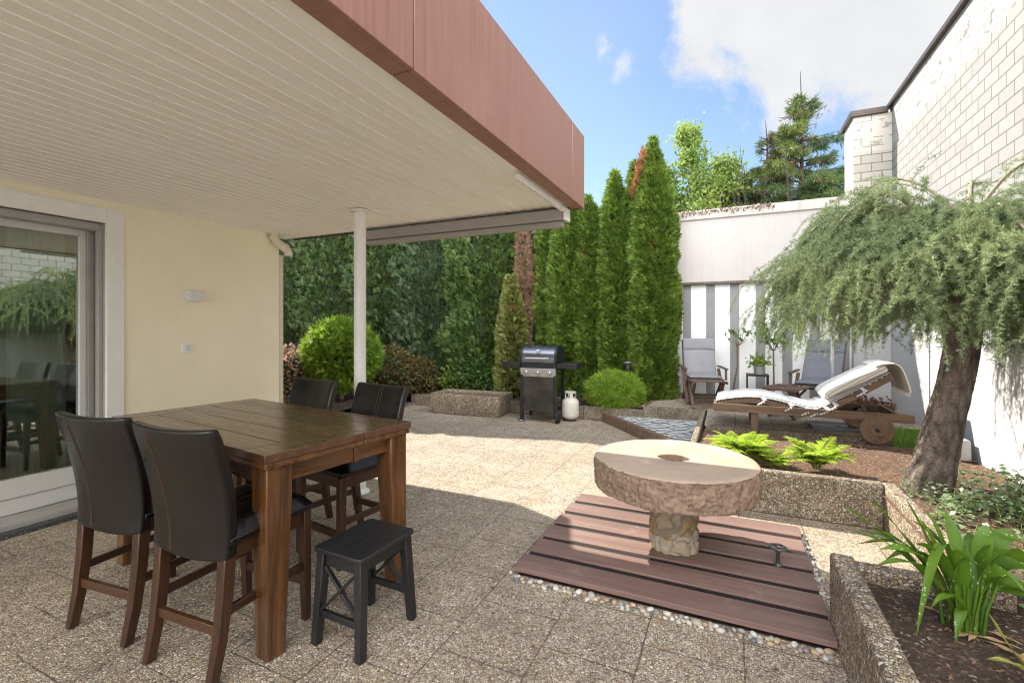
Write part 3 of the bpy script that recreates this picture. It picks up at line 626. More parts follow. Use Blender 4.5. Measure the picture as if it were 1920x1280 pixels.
tag(raw_mesh('river_pebbles', pv, pf, M['pebble'], smooth=True), 'strip of mixed rounded river pebbles edging the plank platform', 'pebbles', kind='stuff')

# ---------------------------------------------------------------- dining table
TA = math.atan2(-.21, 1.67)
ux, uy = Vector((math.cos(TA), math.sin(TA))), Vector((-math.sin(TA), math.cos(TA)))
TL, TW = 1.68, .88
TC = Vector((-1.81, 1.37))-ux*TL/2+uy*TW/2
tb = thing('dining_table', 'large dark brown counter height wooden dining table with square legs', 'table', (TC.x, TC.y, 0), TA)
H = .91; hx, hy = TL/2, TW/2
m = MB(); np_ = 5; pw = (TW-.004)/np_
for i in range(np_):
    y0 = -hy+.002+i*pw; m.b2((-hx+.172, y0+.002, H-.038), (hx-.172, y0+pw-.002, H))
for s in (-1, 1):
    a, b_ = sorted((s*hx, s*(hx-.17)))
    m.b2((a, -hy, H-.038), (b_, .098, H)); m.b2((a, .101, H-.038), (b_, hy, H))
m.build('table_top', M['table_top'], tb, bevel=.003, seg=2)
m = MB(); m.b2((-hx+.006, -hy+.006, H-.068), (hx-.006, .098, H-.0385)); m.b2((-hx+.006, .101, H-.068), (hx-.006, hy-.006, H-.0385)); m.build('table_edge', M['table_wood0'], tb, bevel=.006, seg=3)
m = MB(); m.b2((-hx+.05, -hy+.055, H-.155), (hx-.05, -hy+.08, H-.0685)); m.b2((-hx+.05, hy-.08, H-.155), (hx-.05, hy-.055, H-.0685)); m.split('apron', M['table_wood0'], tb, bevel=.003)
m = MB()
for s in (-1, 1): a, b_ = sorted((s*(hx-.055), s*(hx-.08))); m.b2((a, -hy+.0805, H-.155), (b_, .07, H-.0685)); m.b2((a, .10, H-.155), (b_, hy-.0805, H-.0685)); a, b_ = sorted((s*(hx-.046), s*(hx-.075))); m.b2((a, .0705, H-.158), (b_, .0995, H-.068))
m.split('apron', M['table_wood1'], tb, bevel=.003)
for sx in (-1, 1):
    for sy in (-1, 1):
        m = MB(); L = H-.0685; w1, w0 = .120, .088
        k = len(m.v); o = .022
        def ring(w, z): cx, cy = sx*(hx-.02-w/2), sy*(hy-.02-w/2); return [(cx-w/2, cy-w/2, z), (cx+w/2, cy-w/2, z), (cx+w/2, cy+w/2, z), (cx-w/2, cy+w/2, z)]
        vs = ring(w0, 0)+ring(w1, L-.16)+ring(w1, L)
        m.add(vs, [(3, 2, 1, 0), (8, 9, 10, 11)]+[(q+j, q+(j+1) % 4, q+4+(j+1) % 4, q+4+j) for q in (0, 4) for j in range(4)])
        m.build('leg', M['table_wood2'], tb, bevel=.005, seg=2)

# ---------------------------------------------------------------- bar chairs
def make_chair(label, loc, rz, group):
    c = thing('bar_chair', label, 'chair', loc, rz, group)      # front faces +y
    # seat cushion: domed block of leather
    m = MB(); n = 14; W, Dp = .49, .45; V, F = [], []
    for i in range(n+1):
        for j in range(n+1):
            u, v = i/n*2-1, j/n*2-1; x, y = u*W/2, v*Dp/2
            e = max(0, 1-abs(u)**5)*max(0, 1-abs(v)**5); V.append((x*(.985+.015*e), y*(.985+.015*e), .585+.068*e**.45))
    for i in range(n):
        for j in range(n): q = i*(n+1)+j; F.append((q, q+n+1, q+n+2, q+1))
    m.add(V, F); k = len(m.v)
    m.b2((-W/2+.004, -Dp/2+.004, .555), (W/2-.004, Dp/2-.004, .586)); se = m.build('seat', M['leather'], c, bevel=.008)
    stt = MB()
    for x in (-.028, .028): stt.tube([(x, y, .6555-.068*max(0, abs(y)-.16)*.9) for y in np.linspace(-.16, .19, 8)], .0016, 5)
    stt.split('stitching', M['stitch'], se)
    m = MB()
    for sy in (-1, 1): m.b2((-.195, sy*.195-.011, .485), (.195, sy*.195+.011, .554))
    m.split('seat_rail', M['chair_wood0'], c, bevel=.003)
    m = MB()
    for sx in (-1, 1): m.b2((sx*.205-.011, -.18, .485), (sx*.205+.011, .18, .554))
    m.split('seat_rail', M['chair_wood1'], c, bevel=.003)
    # curved upholstered backrest
    V, F = [], []; nu, nv = 12, 14
    def back(u, v, side):
        zb0, zb1 = .50-.025*(1-u*u), 1.045
        z = zb0+(zb1-zb0)*v; y = -.215-.085*max(0, (v-.12)/.88)**1.25-.018*math.sin(math.pi*v)*-1
        w = .232+.017*min(1, v*1.6)
        x = u*w; curve = .032*(u*u-1)*-1*(.25+.75*v)     # hollow towards the sitter
        th = .031*(1-max(0, abs(u)-.86)/.14*.22)*(1-max(0, v-.92)/.08*.25)
        y -= curve*.9
        if side > 0: y += th
        else: y -= th
        zz = z+.010*(u*u)*v
        return (x, y, zz)
    for s in (1, -1):
        for i in range(nu+1):
            for j in range(nv+1): V.append(back(i/nu*2-1, j/nv, s))
    B = (nu+1)*(nv+1); W_ = nv+1
    for i in range(nu):
        for j in range(nv): q = i*W_+j; F.append((q, q+1, q+W_+1, q+W_)); F.append((B+q, B+q+W_, B+q+W_+1, B+q+1))
    for j in range(nv): F.append((j, B+j, B+j+1, j+1)); q = nu*W_+j; F.append((q, q+1, B+q+1, B+q))
    for i in range(nu): q = i*W_; F.append((q, q+W_, B+q+W_, B+q)); q = i*W_+nv; F.append((q, B+q, B+q+W_, q+W_))
    bk = MB().add(V, F).build('backrest', M['leather'], c, bevel=.011, seg=3)
    for s in (1, -1):
        m = MB()
        for u in ((-.06, .06) if s > 0 else (-.44, -.395)):
            pts = [Vector(back(u, v, s))+Vector((0, .0005*s, 0)) for v in np.linspace(.03, .975, 16)]; m.tube(pts, .0016, 5)
        m.split('stitching', M['stitch'], bk)
    # legs
    for sx in (-1, 1):
        pts = [(sx*.197, -.275, 0), (sx*.199, -.243, .16), (sx*.201, -.222, .34), (sx*.202, -.212, .505)]
        m = MB()
        V, F = [], []
        for (x, y, z), w, d in zip(pts, (.036, .041, .046, .048), (.040, .046, .050, .052)):
            V += [(x-w/2, y-d/2, z), (x+w/2, y-d/2, z), (x+w/2, y+d/2, z), (x-w/2, y+d/2, z)]
        F = [(3, 2, 1, 0), (12, 13, 14, 15)]+[(q*4+j, q*4+(j+1) % 4, q*4+4+(j+1) % 4, q*4+4+j) for q in range(3) for j in range(4)]
        m.add(V, F).build('leg', M['chair_wood2'], c, bevel=.004)
        pts = [(sx*.205, .212, 0), (sx*.205, .206, .25), (sx*.205, .200, .555)]; V = []
        for (x, y, z), w in zip(pts, (.034, .042, .048)): V += [(x-w/2, y-w/2, z), (x+w/2, y-w/2, z), (x+w/2, y+w/2, z), (x-w/2, y+w/2, z)]
        F = [(3, 2, 1, 0), (8, 9, 10, 11)]+[(q*4+j, q*4+(j+1) % 4, q*4+4+(j+1) % 4, q*4+4+j) for q in range(2) for j in range(4)]
        MB().add(V, F).build('leg', M['chair_wood2'], c, bevel=.004)
        MB().box((sx*.203, -.012, .275), (.020, .398, .038)).build('stretcher', M['chair_wood1'], c, bevel=.003)
    MB().box((0, .204, .20), (.372, .022, .045)).build('stretcher', M['chair_wood0'], c, bevel=.003)
    MB().box((0, -.238, .205), (.360, .022, .042)).build('stretcher', M['chair_wood0'], c, bevel=.003)
    return c
CG = 'leather bar chairs at the dining table'
ch = make_chair('black leather bar chair nearest the camera, second from the left, seen from behind', (-2.125, 1.470, 0), math.radians(3.5), CG)
for lab, x, y, rz in (('black leather bar chair at the far left in front of the glass door', -2.745, 1.455, math.radians(6)),
                      ('far side black leather bar chair closer to the cream wall, only its top showing', -3.02, 2.42, math.pi+TA*.8),
                      ('far side black leather bar chair in front of the white post, partly under the table', -2.31, 2.36, math.pi+TA*1.1)):
    q = copy_tree(ch); q['label'] = lab; q.location = (x, y, 0); q.rotation_euler = (0, 0, rz)

# ---------------------------------------------------------------- black stool
sx0, sx1, sy0, sy1 = -1.745, -1.445, 1.565, 1.935
sl_ = thing('stool', 'small black wooden stool with crossed braces beside the dining table', 'stool', ((sx0+sx1)/2, (sy0+sy1)/2, 0), math.radians(-2))
a, b_ = (sx1-sx0)/2, (sy1-sy0)/2
m = MB(); pts = []
for cx, cy, a0 in ((a-.02, b_-.02, 0), (-a+.02, b_-.02, 90), (-a+.02, -b_+.02, 180), (a-.02, -b_+.02, 270)):
    for k in range(5): th = math.radians(a0+k*22.5); pts.append((cx+.02*math.cos(th), cy+.02*math.sin(th)))
m.prism(pts, .428, .45); m.build('seat', M['black_wood1'], sl_, bevel=.005, seg=3)
m = MB(); m.b2((-a+.03, -b_+.03, .362), (a-.03, -b_+.05, .427)); m.b2((-a+.03, b_-.05, .362), (a-.03, b_-.03, .427)); m.split('apron', M['black_wood0'], sl_, bevel=.002)
m = MB(); m.b2((-a+.02, -b_+.055, .375), (-a+.038, b_-.055, .427)); m.b2((a-.038, -b_+.055, .375), (a-.02, b_-.055, .427)); m.split('apron', M['black_wood1'], sl_, bevel=.002)
for sx in (-1, 1):
    for sy in (-1, 1):
        m = MB(); m.bar((sx*(a-.012), sy*(b_-.012), 0), (sx*(a-.036), sy*(b_-.038), .4275), .036, .040, up=(0, 1, 0), taper=1.22); m.build('leg', M['black_wood2'], sl_, bevel=.004)
for sy in (-1, 1):
    m = MB(); y = sy*(b_-.024); m.box((0, y, .145), (2*a-.07, .020, .030)); m.build('stretcher', M['black_wood0'], sl_, bevel=.002)
    m = MB(); m.bar((-a+.045, y+.007*sy, .165), (a-.055, y+.007*sy, .36), .012, .022, up=(0, 1, 0)); m.bar((a-.045, y-.007*sy, .165), (-a+.055, y-.007*sy, .36), .012, .022, up=(0, 1, 0)); m.split('cross_brace', M['black_wood0'], sl_, bevel=.002)
m = MB()
for sx in (-1, 1):
    for z in (.395, .15): m.tube([(sx*(a-.03)-.0, -b_-.004+.025*z/.4, z), (sx*(a-.03), -b_+.004+.025*z/.4, z)], .0055, 8)
m.split('screw_cap', M['cast'], sl_)
# ---------------------------------------------------------------- gas grill
t = NT('dark_steel_lid'); n = t.noise(3, 4); M['lid'] = t.done(t.mix(t.rng(n, .3, .7), (.13, .14, .17), (.20, .21, .24)), .24, .85, None)
M['steel'] = plain('brushed_steel', (.50, .49, .485), .38, .45, .08, 30)
M['grill_black'] = plain('matt_black_steel', (.016, .016, .017), .45, .2, .25)
t = NT('sooty_grill_door'); n = t.noise(4, 6, .6); M['grill_door'] = t.done(t.mix(t.rng(n, .35, .7), (.022, .019, .018), (.075, .066, .058)), .45, .4)
M['rubber'] = plain('black_rubber', (.012, .012, .012), .75, 0, .2)
M['chrome'] = plain('chrome', (.75, .75, .75), .15, 1, .03)
gr = thing('gas_grill', 'black three burner gas grill with steel lid in front of the hedges', 'grill', (-2.70, 6.93, 0), math.radians(2))
W = .60
m = MB()
for s in (-1, 1): m.b2((s*(W/2-.025)-.025, -.215, 0 if s < 0 else .06), (s*(W/2-.025)+.025, -.17, .80))
m.split('leg', M['grill_black'], gr, bevel=.005)
m = MB(); m.b2((-W/2+.003, .17, .02), (-W/2+.05, .215, .80)); m.b2((W/2-.05, .17, .06), (W/2-.003, .215, .80)); m.split('leg', M['grill_black'], gr, bevel=.005)
m = MB(); m.b2((-.248, -.212, .17), (.248, -.196, .695)); m.build('front_door', M['grill_door'], gr, bevel=.004)
m = MB(); m.b2((-.249, -.17, .165), (.249, .19, .19)); m.build('bottom_shelf', M['grill_black'], gr, bevel=.003)
m = MB(); m.b2((-W/2+.01, -.20, .80), (W/2-.01, .23, .915)); m.build('firebox', M['grill_black'], gr, bevel=.006)
m = MB(); m.add([(-.285, -.205, .70), (.285, -.205, .70), (.285, -.255, .83), (-.285, -.255, .83), (-.285, -.2, .70), (.285, -.2, .70), (.285, -.2, .83), (-.285, -.2, .83)], [(0, 1, 2, 3), (5, 4, 7, 6), (4, 0, 3, 7), (1, 5, 6, 2), (3, 2, 6, 7), (4, 5, 1, 0)])
pn = m.build('control_panel', M['steel'], gr, bevel=.004)
nd = Vector((0, -.13, -.05)).normalized()
for x in (-.19, 0, .19):
    c0 = Vector((x, -.232, .765)); kb = MB().tube([c0, c0+nd*.012], .034, 20).build('knob_bezel', M['chrome'], pn, smooth=True)
    MB().tube([c0+nd*.012, c0+nd*.038], .024, 20).bar(c0+nd*.038+Vector((-.0, 0, -.022)), c0+nd*.038+Vector((0, 0, .022)), .010, .014).build('knob', M['chrome'], pn, smooth=True)
# lid: curved hood, steel front band between black end pieces
def hood(x0, x1, name, mat, grow=0, par=None):
    prof = [(-.225, .915), (-.228, .98), (-.214, 1.06), (-.175, 1.125), (-.11, 1.165), (-.02, 1.18), (.08, 1.172), (.16, 1.13), (.205, 1.05), (.22, .915)]
    n = len(prof); V = []
    for x in (x0, x1):
        for y, z in prof: V.append((x, y*(1+grow), .915+(z-.915)*(1+grow)))
    F = [(i, i+1, n+i+1, n+i) for i in range(n-1)]+[tuple(range(n-1, -1, -1)), tuple(range(n, 2*n)), (n-1, 0, n, 2*n-1)]
    return MB().add(V, F).build(name, mat, par, smooth=True, bevel=.004)
ld = hood(-.262, .262, 'lid', M['lid'], 0, gr)
for x in (-.298, .263): hood(x, x+.035, 'lid_end', M['grill_black'], .03, ld)
m = MB(); m.tube([(-.19, -.275, .99), (.19, -.275, .99)], .011, 12); m.build('lid_handle', M['steel'], ld, smooth=True)
m = MB(); m.tube([(-.17, -.275, .99), (-.17, -.224, .99)], .008, 8); m.tube([(.17, -.275, .99), (.17, -.224, .99)], .008, 8); m.split('handle_stay', M['steel'], ld, smooth=True)
m = MB(); nl = Vector((0, -.72, .69)); c0 = Vector((0, -.205, 1.092)); tx = Vector((1, 0, 0)); ty = Vector((0, .69, .72))
ring = [c0+(tx*math.cos(a)+ty*math.sin(a))*.030+nl*.004 for a in np.linspace(0, 2*math.pi, 25)]; m.tube(ring, .006, 8, cap=False)
m.tube([c0-nl*.01, c0+nl*.006], .013, 14); m.build('emblem', M['chrome'], ld, smooth=True)
for x0, x1 in ((-.61, -.302), (.302, .61)):
    m = MB(); m.b2((x0, -.212, .835), (x1, .2, .915)); m.build('side_shelf', M['grill_black'], gr, bevel=.008)
for s, y in ((1, -.19), (1, .19)):
    wl_ = MB().tube([(.285, y, .085), (.335, y, .085)], .085, 28).build('wheel', M['rubber'], gr, smooth=True, bevel=.01)
    MB().tube([(.325, y, .085), (.338, y, .085)], .030, 20).build('hub', M['grill_black'], wl_, smooth=True)
MB().lathe([(.055, 0), (.06, .012), (.05, .025), (.02, .03)], 20, (-.285, -.20, .001)).build('foot_pad', M['cast'], gr, smooth=True)
M['tank'] = plain('off_white_tank_paint', (.62, .59, .52), .4, 0, .06)
gt = thing('gas_bottle', 'off white gas bottle standing behind the right wheel of the grill', 'gas bottle', (-2.285, 7.06, 0))
MB().lathe([(.075, .0), (.085, .004), (.085, .03)], 24).build('foot_ring', M['brown_metal'], gt, smooth=True)
MB().lathe([(.02, .028), (.09, .036), (.128, .065), (.136, .10), (.136, .27), (.128, .315), (.10, .345), (.05, .362), (.03, .366)], 32).build('tank', M['tank'], gt, smooth=True)
m = MB(); m.lathe([(.082, .350), (.082, .37)], 28); 
for a in range(4): th = a*math.pi/2+.5; m.bar((.080*math.cos(th), .080*math.sin(th), .36), (.080*math.cos(th), .080*math.sin(th), .435), .045, .012, up=(math.cos(th), math.sin(th), 0))
m.tube([(.080*math.cos(a), .080*math.sin(a), .445) for a in np.linspace(0, 2*math.pi, 25)], .013, 8, cap=False); m.build('collar', M['tank'], gt, smooth=True)
m = MB(); m.lathe([(.02, .366), (.018, .40), (.012, .42)], 14); m.tube([(0, 0, .40), (.11, -.02, .405)], .010, 8); m.build('valve', M['cast'], gt, smooth=True)
m = MB(); m.tube([(.11, -.02, .405), (.16, -.03, .42), (.20, 0, .50), (.185, .06, .62), (.10, .10, .72), (-.10, .0, .80)], .006, 8); m.build('gas_hose', M['grill_black'], gt, smooth=True)

# ---------------------------------------------------------------- aggregate trough
tr = thing('planting_trough', 'rectangular exposed aggregate planting trough left of the grill', 'trough', (-4.03, 7.0, 0), math.radians(3))
def rrect(hx, hy, r, z, n=6):
    out = []
    for cx, cy, a0 in ((hx-r, hy-r, 0), (-hx+r, hy-r, 90), (-hx+r, -hy+r, 180), (hx-r, -hy+r, 270)):
        for k in range(n+1): a = math.radians(a0+k*90/n); out.append((cx+r*math.cos(a), cy+r*math.sin(a), z))
    return out
rings = [rrect(.60, .27, .05, 0), rrect(.62, .29, .05, .01), rrect(.635, .305, .035, .10), rrect(.645, .31, .02, .335), rrect(.640, .305, .02, .345), rrect(.595, .262, .03, .345), rrect(.588, .255, .03, .335), rrect(.58, .25, .03, .27)]
N = len(rings[0]); V = [p for r_ in rings for p in r_]; F = [(i*N+j, i*N+(j+1) % N, (i+1)*N+(j+1) % N, (i+1)*N+j) for i in range(len(rings)-1) for j in range(N)]+[tuple(range(N-1, -1, -1)), tuple(range((len(rings)-1)*N, len(rings)*N))]
MB().add(V, F).build('basin', M['aggwall'], tr, smooth=True)
MB().add(rrect(.583, .252, .03, .298), [tuple(range(28))]).build('soil', M['soil'], tr)

# ---------------------------------------------------------------- wheeled sun lounger
lg = thing('sun_lounger', 'wheeled wooden sun lounger with raised back on the terrace edge', 'sun lounger', (.78, 6.54, 0))
Lx0, Lx1, hy = -.97, .96, .335
for s in (-1, 1):
    MB().b2((Lx0, s*hy-.016, .455), (Lx1, s*hy+.016, .545)).build('side_rail', M['teak0'], lg, bevel=.005)
    MB().b2((-.565, s*(hy-.033)-.016, .215), (-.485, s*(hy-.033)+.016, .50)).build('leg', M['teak2'], lg, bevel=.005)
    m = MB(); m.add([(x, y, z) for y in (s*(hy-.05)-.015, s*(hy-.05)+.015) for x, z in ((.30, .47), (.78, .47), (.78, .40), (.70, .34), (.56, .335), (.40, .40))], [(5, 4, 3, 2, 1, 0), (6, 7, 8, 9, 10, 11)]+[(i, (i+1) % 6, 6+(i+1) % 6, 6+i) for i in range(6)])
    m.build('wheel_bracket', M['teak0'], lg, bevel=.004)
    y = s*(hy+.012)
    w_ = MB().tube([(.635, y-.028, .365), (.635, y+.028, .365)], .155, 40).build('wheel', M['teak1'], lg, bevel=.012, seg=3)
    m = MB(); m.lathe([(.100, 0), (.106, .004), (.112, .004), (.118, 0)], 40); o_ = m.build('wheel_groove', M['brown_metal'], w_, smooth=True); o_.rotation_euler = (math.radians(90)*s, 0, 0); o_.location = (.635, y+.0275*s, .365)
    MB().tube([(.635, y-.034, .365), (.635, y+.034, .365)], .022, 16).build('hub', M['grill_black'], w_, smooth=True)
m = MB(); m.b2((Lx0+.001, -hy+.0165, .458), (Lx0+.035, hy-.0165, .542)); m.b2((Lx1-.14, -hy+.0165, .46), (Lx1-.105, hy-.0165, .54)); m.b2((.28, -hy+.0165, .46), (.31, hy-.0165, .50)); m.split('cross_rail', M['teak1'], lg, bevel=.004)
# lying surface: wavy leg part, raised back
def surf(k):    # k in 0..1 along the lounger -> (x, z, nx, nz)
    pts = [(-.94, .565), (-.80, .600), (-.62, .628), (-.45, .630), (-.28, .606), (-.12, .566), (.02, .540), (.10, .540), (.17, .570), (.28, .640), (.60, .858), (.78, .985)]
    q = k*(len(pts)-1); i = min(int(q), len(pts)-2); f = q-i
    P0 = pts[max(i-1, 0)]; P1 = pts[i]; P2 = pts[i+1]; P3 = pts[min(i+2, len(pts)-1)]
    c = [(.5*((2*b)+(-a+c_)*f+(2*a-5*b+4*c_-d)*f*f+(-a+3*b-3*c_+d)*f**3)) for a, b, c_, d in zip(P0, P1, P2, P3)]
    return c
m = MB(); NS = 46
for i in range(NS):
    a, b_ = surf(i/NS), surf((i+.62)/NS)
    m.bar(((a[0]), 0, a[1]-.014), (b_[0], 0, b_[1]-.014), .58, .016, up=(0, 0, 1))
m.build('slats', M['teak1'], lg, bevel=.002)
for s in (-1, 1):
    m = MB()
    for i in range(12): a, b_ = surf(.66+.34*i/12), surf(.66+.34*(i+1)/12); m.bar((a[0], s*.30, a[1]-.05), (b_[0], s*.30, b_[1]-.05), .024, .058, up=(0, 0, 1))
    m.build('back_rail', M['teak0'], lg, bevel=.002)
    m = MB()
    for i in range(12): a, b_ = surf(.02+.5*i/12), surf(.02+.5*(i+1)/12); m.bar((a[0], s*.295, a[1]-.045), (b_[0], s*.295, b_[1]-.045), .022, .045, up=(0, 0, 1))
    m.build('leg_rail', M['teak0'], lg, bevel=.002)
m = MB(); m.bar((.50, 0, .76), (.62, 0, .50), .03, .03); m.bar((.45, -.25, .49), (.62, .25, .49), .03, .03); m.build('back_prop', M['teak0'], lg)
M['cushion'] = plain('off_white_cushion', (.62, .605, .59), .9, 0, .06, 5, .3, 160)
M['piping'] = plain('grey_piping', (.20, .20, .22), .8)
pad = thing('lounger_cushion', 'long off white cushion with dark piping on the wooden lounger', 'cushion', (.78, 6.54, 0))
V, F = [], []; nk, ny = 60, 16
for i in range(nk+1):
    k = i/nk*.985; a = surf(k); b_ = surf(min(1, k+.004)); tx, tz = b_[0]-a[0], b_[1]-a[1]; L = math.hypot(tx, tz); nx, nz_ = -tz/L, tx/L
    for j in range(ny+1):
        v = j/ny*2-1; e = (1-abs(v)**6)**.5*(1-abs(2*i/nk-1)**30)**.5
        puff = .047*e*(1-.30*math.exp(-((k*11-4.6) % 3.6-.0)**2*6)-.12*abs(math.sin(k*34)))+.006
        V.append((a[0]+nx*puff, v*.285, a[1]+nz_*puff))
for i in range(nk):
    for j in range(ny): q = i*(ny+1)+j; F.append((q, q+1, q+ny+2, q+ny+1))
B = len(V)
for i in range(nk+1):
    a = surf(i/nk*.985)
    for j in range(ny+1): V.append((a[0], (j/ny*2-1)*.285, a[1]+.002))
for i in range(nk):
    for j in range(ny): q = B+i*(ny+1)+j; F.append((q, q+ny+1, q+ny+2, q+1))
for i in range(nk):
    for j in (0, ny): q = i*(ny+1)+j; F.append((q, q+ny+1, B+q+ny+1, B+q))
for j in range(ny):
    for i in (0, nk): q = i*(ny+1)+j; F.append((q, q+1, B+q+1, B+q))
pd = MB().add(V, F).build('pad', M['cushion'], pad, smooth=True)
for s in (-1, 1): MB().tube([(surf(k)[0], s*.288, surf(k)[1]+.022) for k in np.linspace(.01, .97, 50)], .0045, 6).build('piping', M['piping'], pd, smooth=True)
m = MB()
for s in (-1,):
    for k in (.27, .42, .52, .60, .72, .80, .88):
        a = surf(k)
        for q in range(3): m.tube([(a[0]+q*.012, s*.29, a[1]+.01), (a[0]+.02+q*.018, s*.335, a[1]-.01), (a[0]+.03-q*.035, s*.352, a[1]-.05-q*.014)], .0075, 5)
m.split('tie_ribbon', M['cushion'], pd, smooth=True)
# folded blanket over the top end
M['fold_shade'] = plain('blanket_fold_shade', (.40, .37, .31), .95)
M['blanket'] = plain('cream_wool_blanket', (.74, .71, .64), .95, 0, .05, 7, .5, 220)
bl = thing('blanket', 'folded cream blanket draped over the raised head end of the lounger', 'blanket', (.78, 6.54, 0))
def strip_mesh(path, y0, y1, th, name, par, wav=0):
    path = [Vector((x, 0, z)) for x, z in path]; V, F = [], []; n = len(path); ny = 14
    for side in (0, 1):
        for i, p in enumerate(path):
            d = (path[min(i+1, n-1)]-path[max(i-1, 0)]).normalized(); nn = Vector((-d.z, 0, d.x))
            for j in range(ny+1):
                u = j/ny; q = p+nn*(th*(1-side))+nn*wav*math.sin(u*17+i*.25)*(i/n); V.append((q.x, y0+(y1-y0)*u, q.z))
    R = ny+1; B = n*R
    for i in range(n-1):
        for j in range(ny): q = i*R+j; F.append((q, q+1, q+R+1, q+R)); F.append((B+q, B+q+R, B+q+R+1, B+q+1))
        for j in (0, ny): q = i*R+j; F.append((q, q+R, B+q+R, B+q))
    for j in range(ny):
        for i in (0, n-1): q = i*R+j; F.append((q, q+1, B+q+1, B+q))
    return MB().add(V, F).build(name, M['blanket'], par, smooth=True)
def off(k, h): a = surf(min(k, 1)); b_ = surf(min(1, k+.004)) if k < .99 else a; a0 = surf(k-.01); tx, tz = a[0]-a0[0], a[1]-a0[1]; L = math.hypot(tx, tz); return (a[0]-tz/L*h, a[1]+tx/L*h)
# thick folded body: rounded cross-section swept across the lounger
top_ = [(.792, .052), (.783, .062), (.779, .080), (.783, .100), (.795, .118), (.815, .130), (.84, .136), (.87, .138), (.90, .134), (.93, .127), (.96, .116), (.985, .104), (.998, .096)]
sec = [off(k, h) for k, h in top_]+[off(k, .050) for k in np.linspace(.995, .80, 12)]
V, F = [], []; NY = 20; n = len(sec); cen = np.mean(np.array(sec), 0)
for j in range(NY+1):
    u = j/NY*2-1; g = 1-.16*abs(u)**10
    for i, (x, z) in enumerate(sec):
        wv_ = .004*math.sin(u*9+i*.8)+.003*math.sin(u*23+i*.35); V.append((cen[0]+(x-cen[0])*(1-.03*abs(u)**10)+wv_, u*.30, cen[1]+(z-cen[1])*g+wv_*.7))
for j in range(NY):
    for i in range(n): q = j*n+i; F.append((q, j*n+(i+1) % n, (j+1)*n+(i+1) % n, (j+1)*n+i))
F += [tuple(range(n)), tuple(range(NY*n+n-1, NY*n-1, -1))]
bb_ = MB().add(V, F).build('folded_body', M['blanket'], bl, smooth=True)
for y in (-.302,):
    spi = [off(k, h) for k, h in [(.99, .062), (.93, .068), (.87, .070), (.82, .070), (.806, .078), (.806, .092), (.82, .101), (.86, .106), (.91, .103), (.96, .093)]]
    MB().tube([(x, y, z) for x, z in spi], .0045, 6).build('fold_line', M['fold_shade'], bb_, smooth=True)  # darker tube paints the shade in the groove between the folds
over = [off(.955, .119), off(.985, .107), (.800, 1.070), (.835, 1.052), (.862, 1.01), (.882, .95), (.902, .88), (.918, .81), (.926, .775)]
strip_mesh(over, -.30, .29, .012, 'drape', bl, .012)
m = MB()
for i in range(70): y = -.30+.59*i/69; m.tube([(.926+.01*math.sin(i), y, .778), (.928+.01*math.sin(i*1.7), y+.004*math.sin(i*3), .735+.012*math.sin(i*2.3))], .0028, 4)
m.build('fringe', M['blanket'], bl)

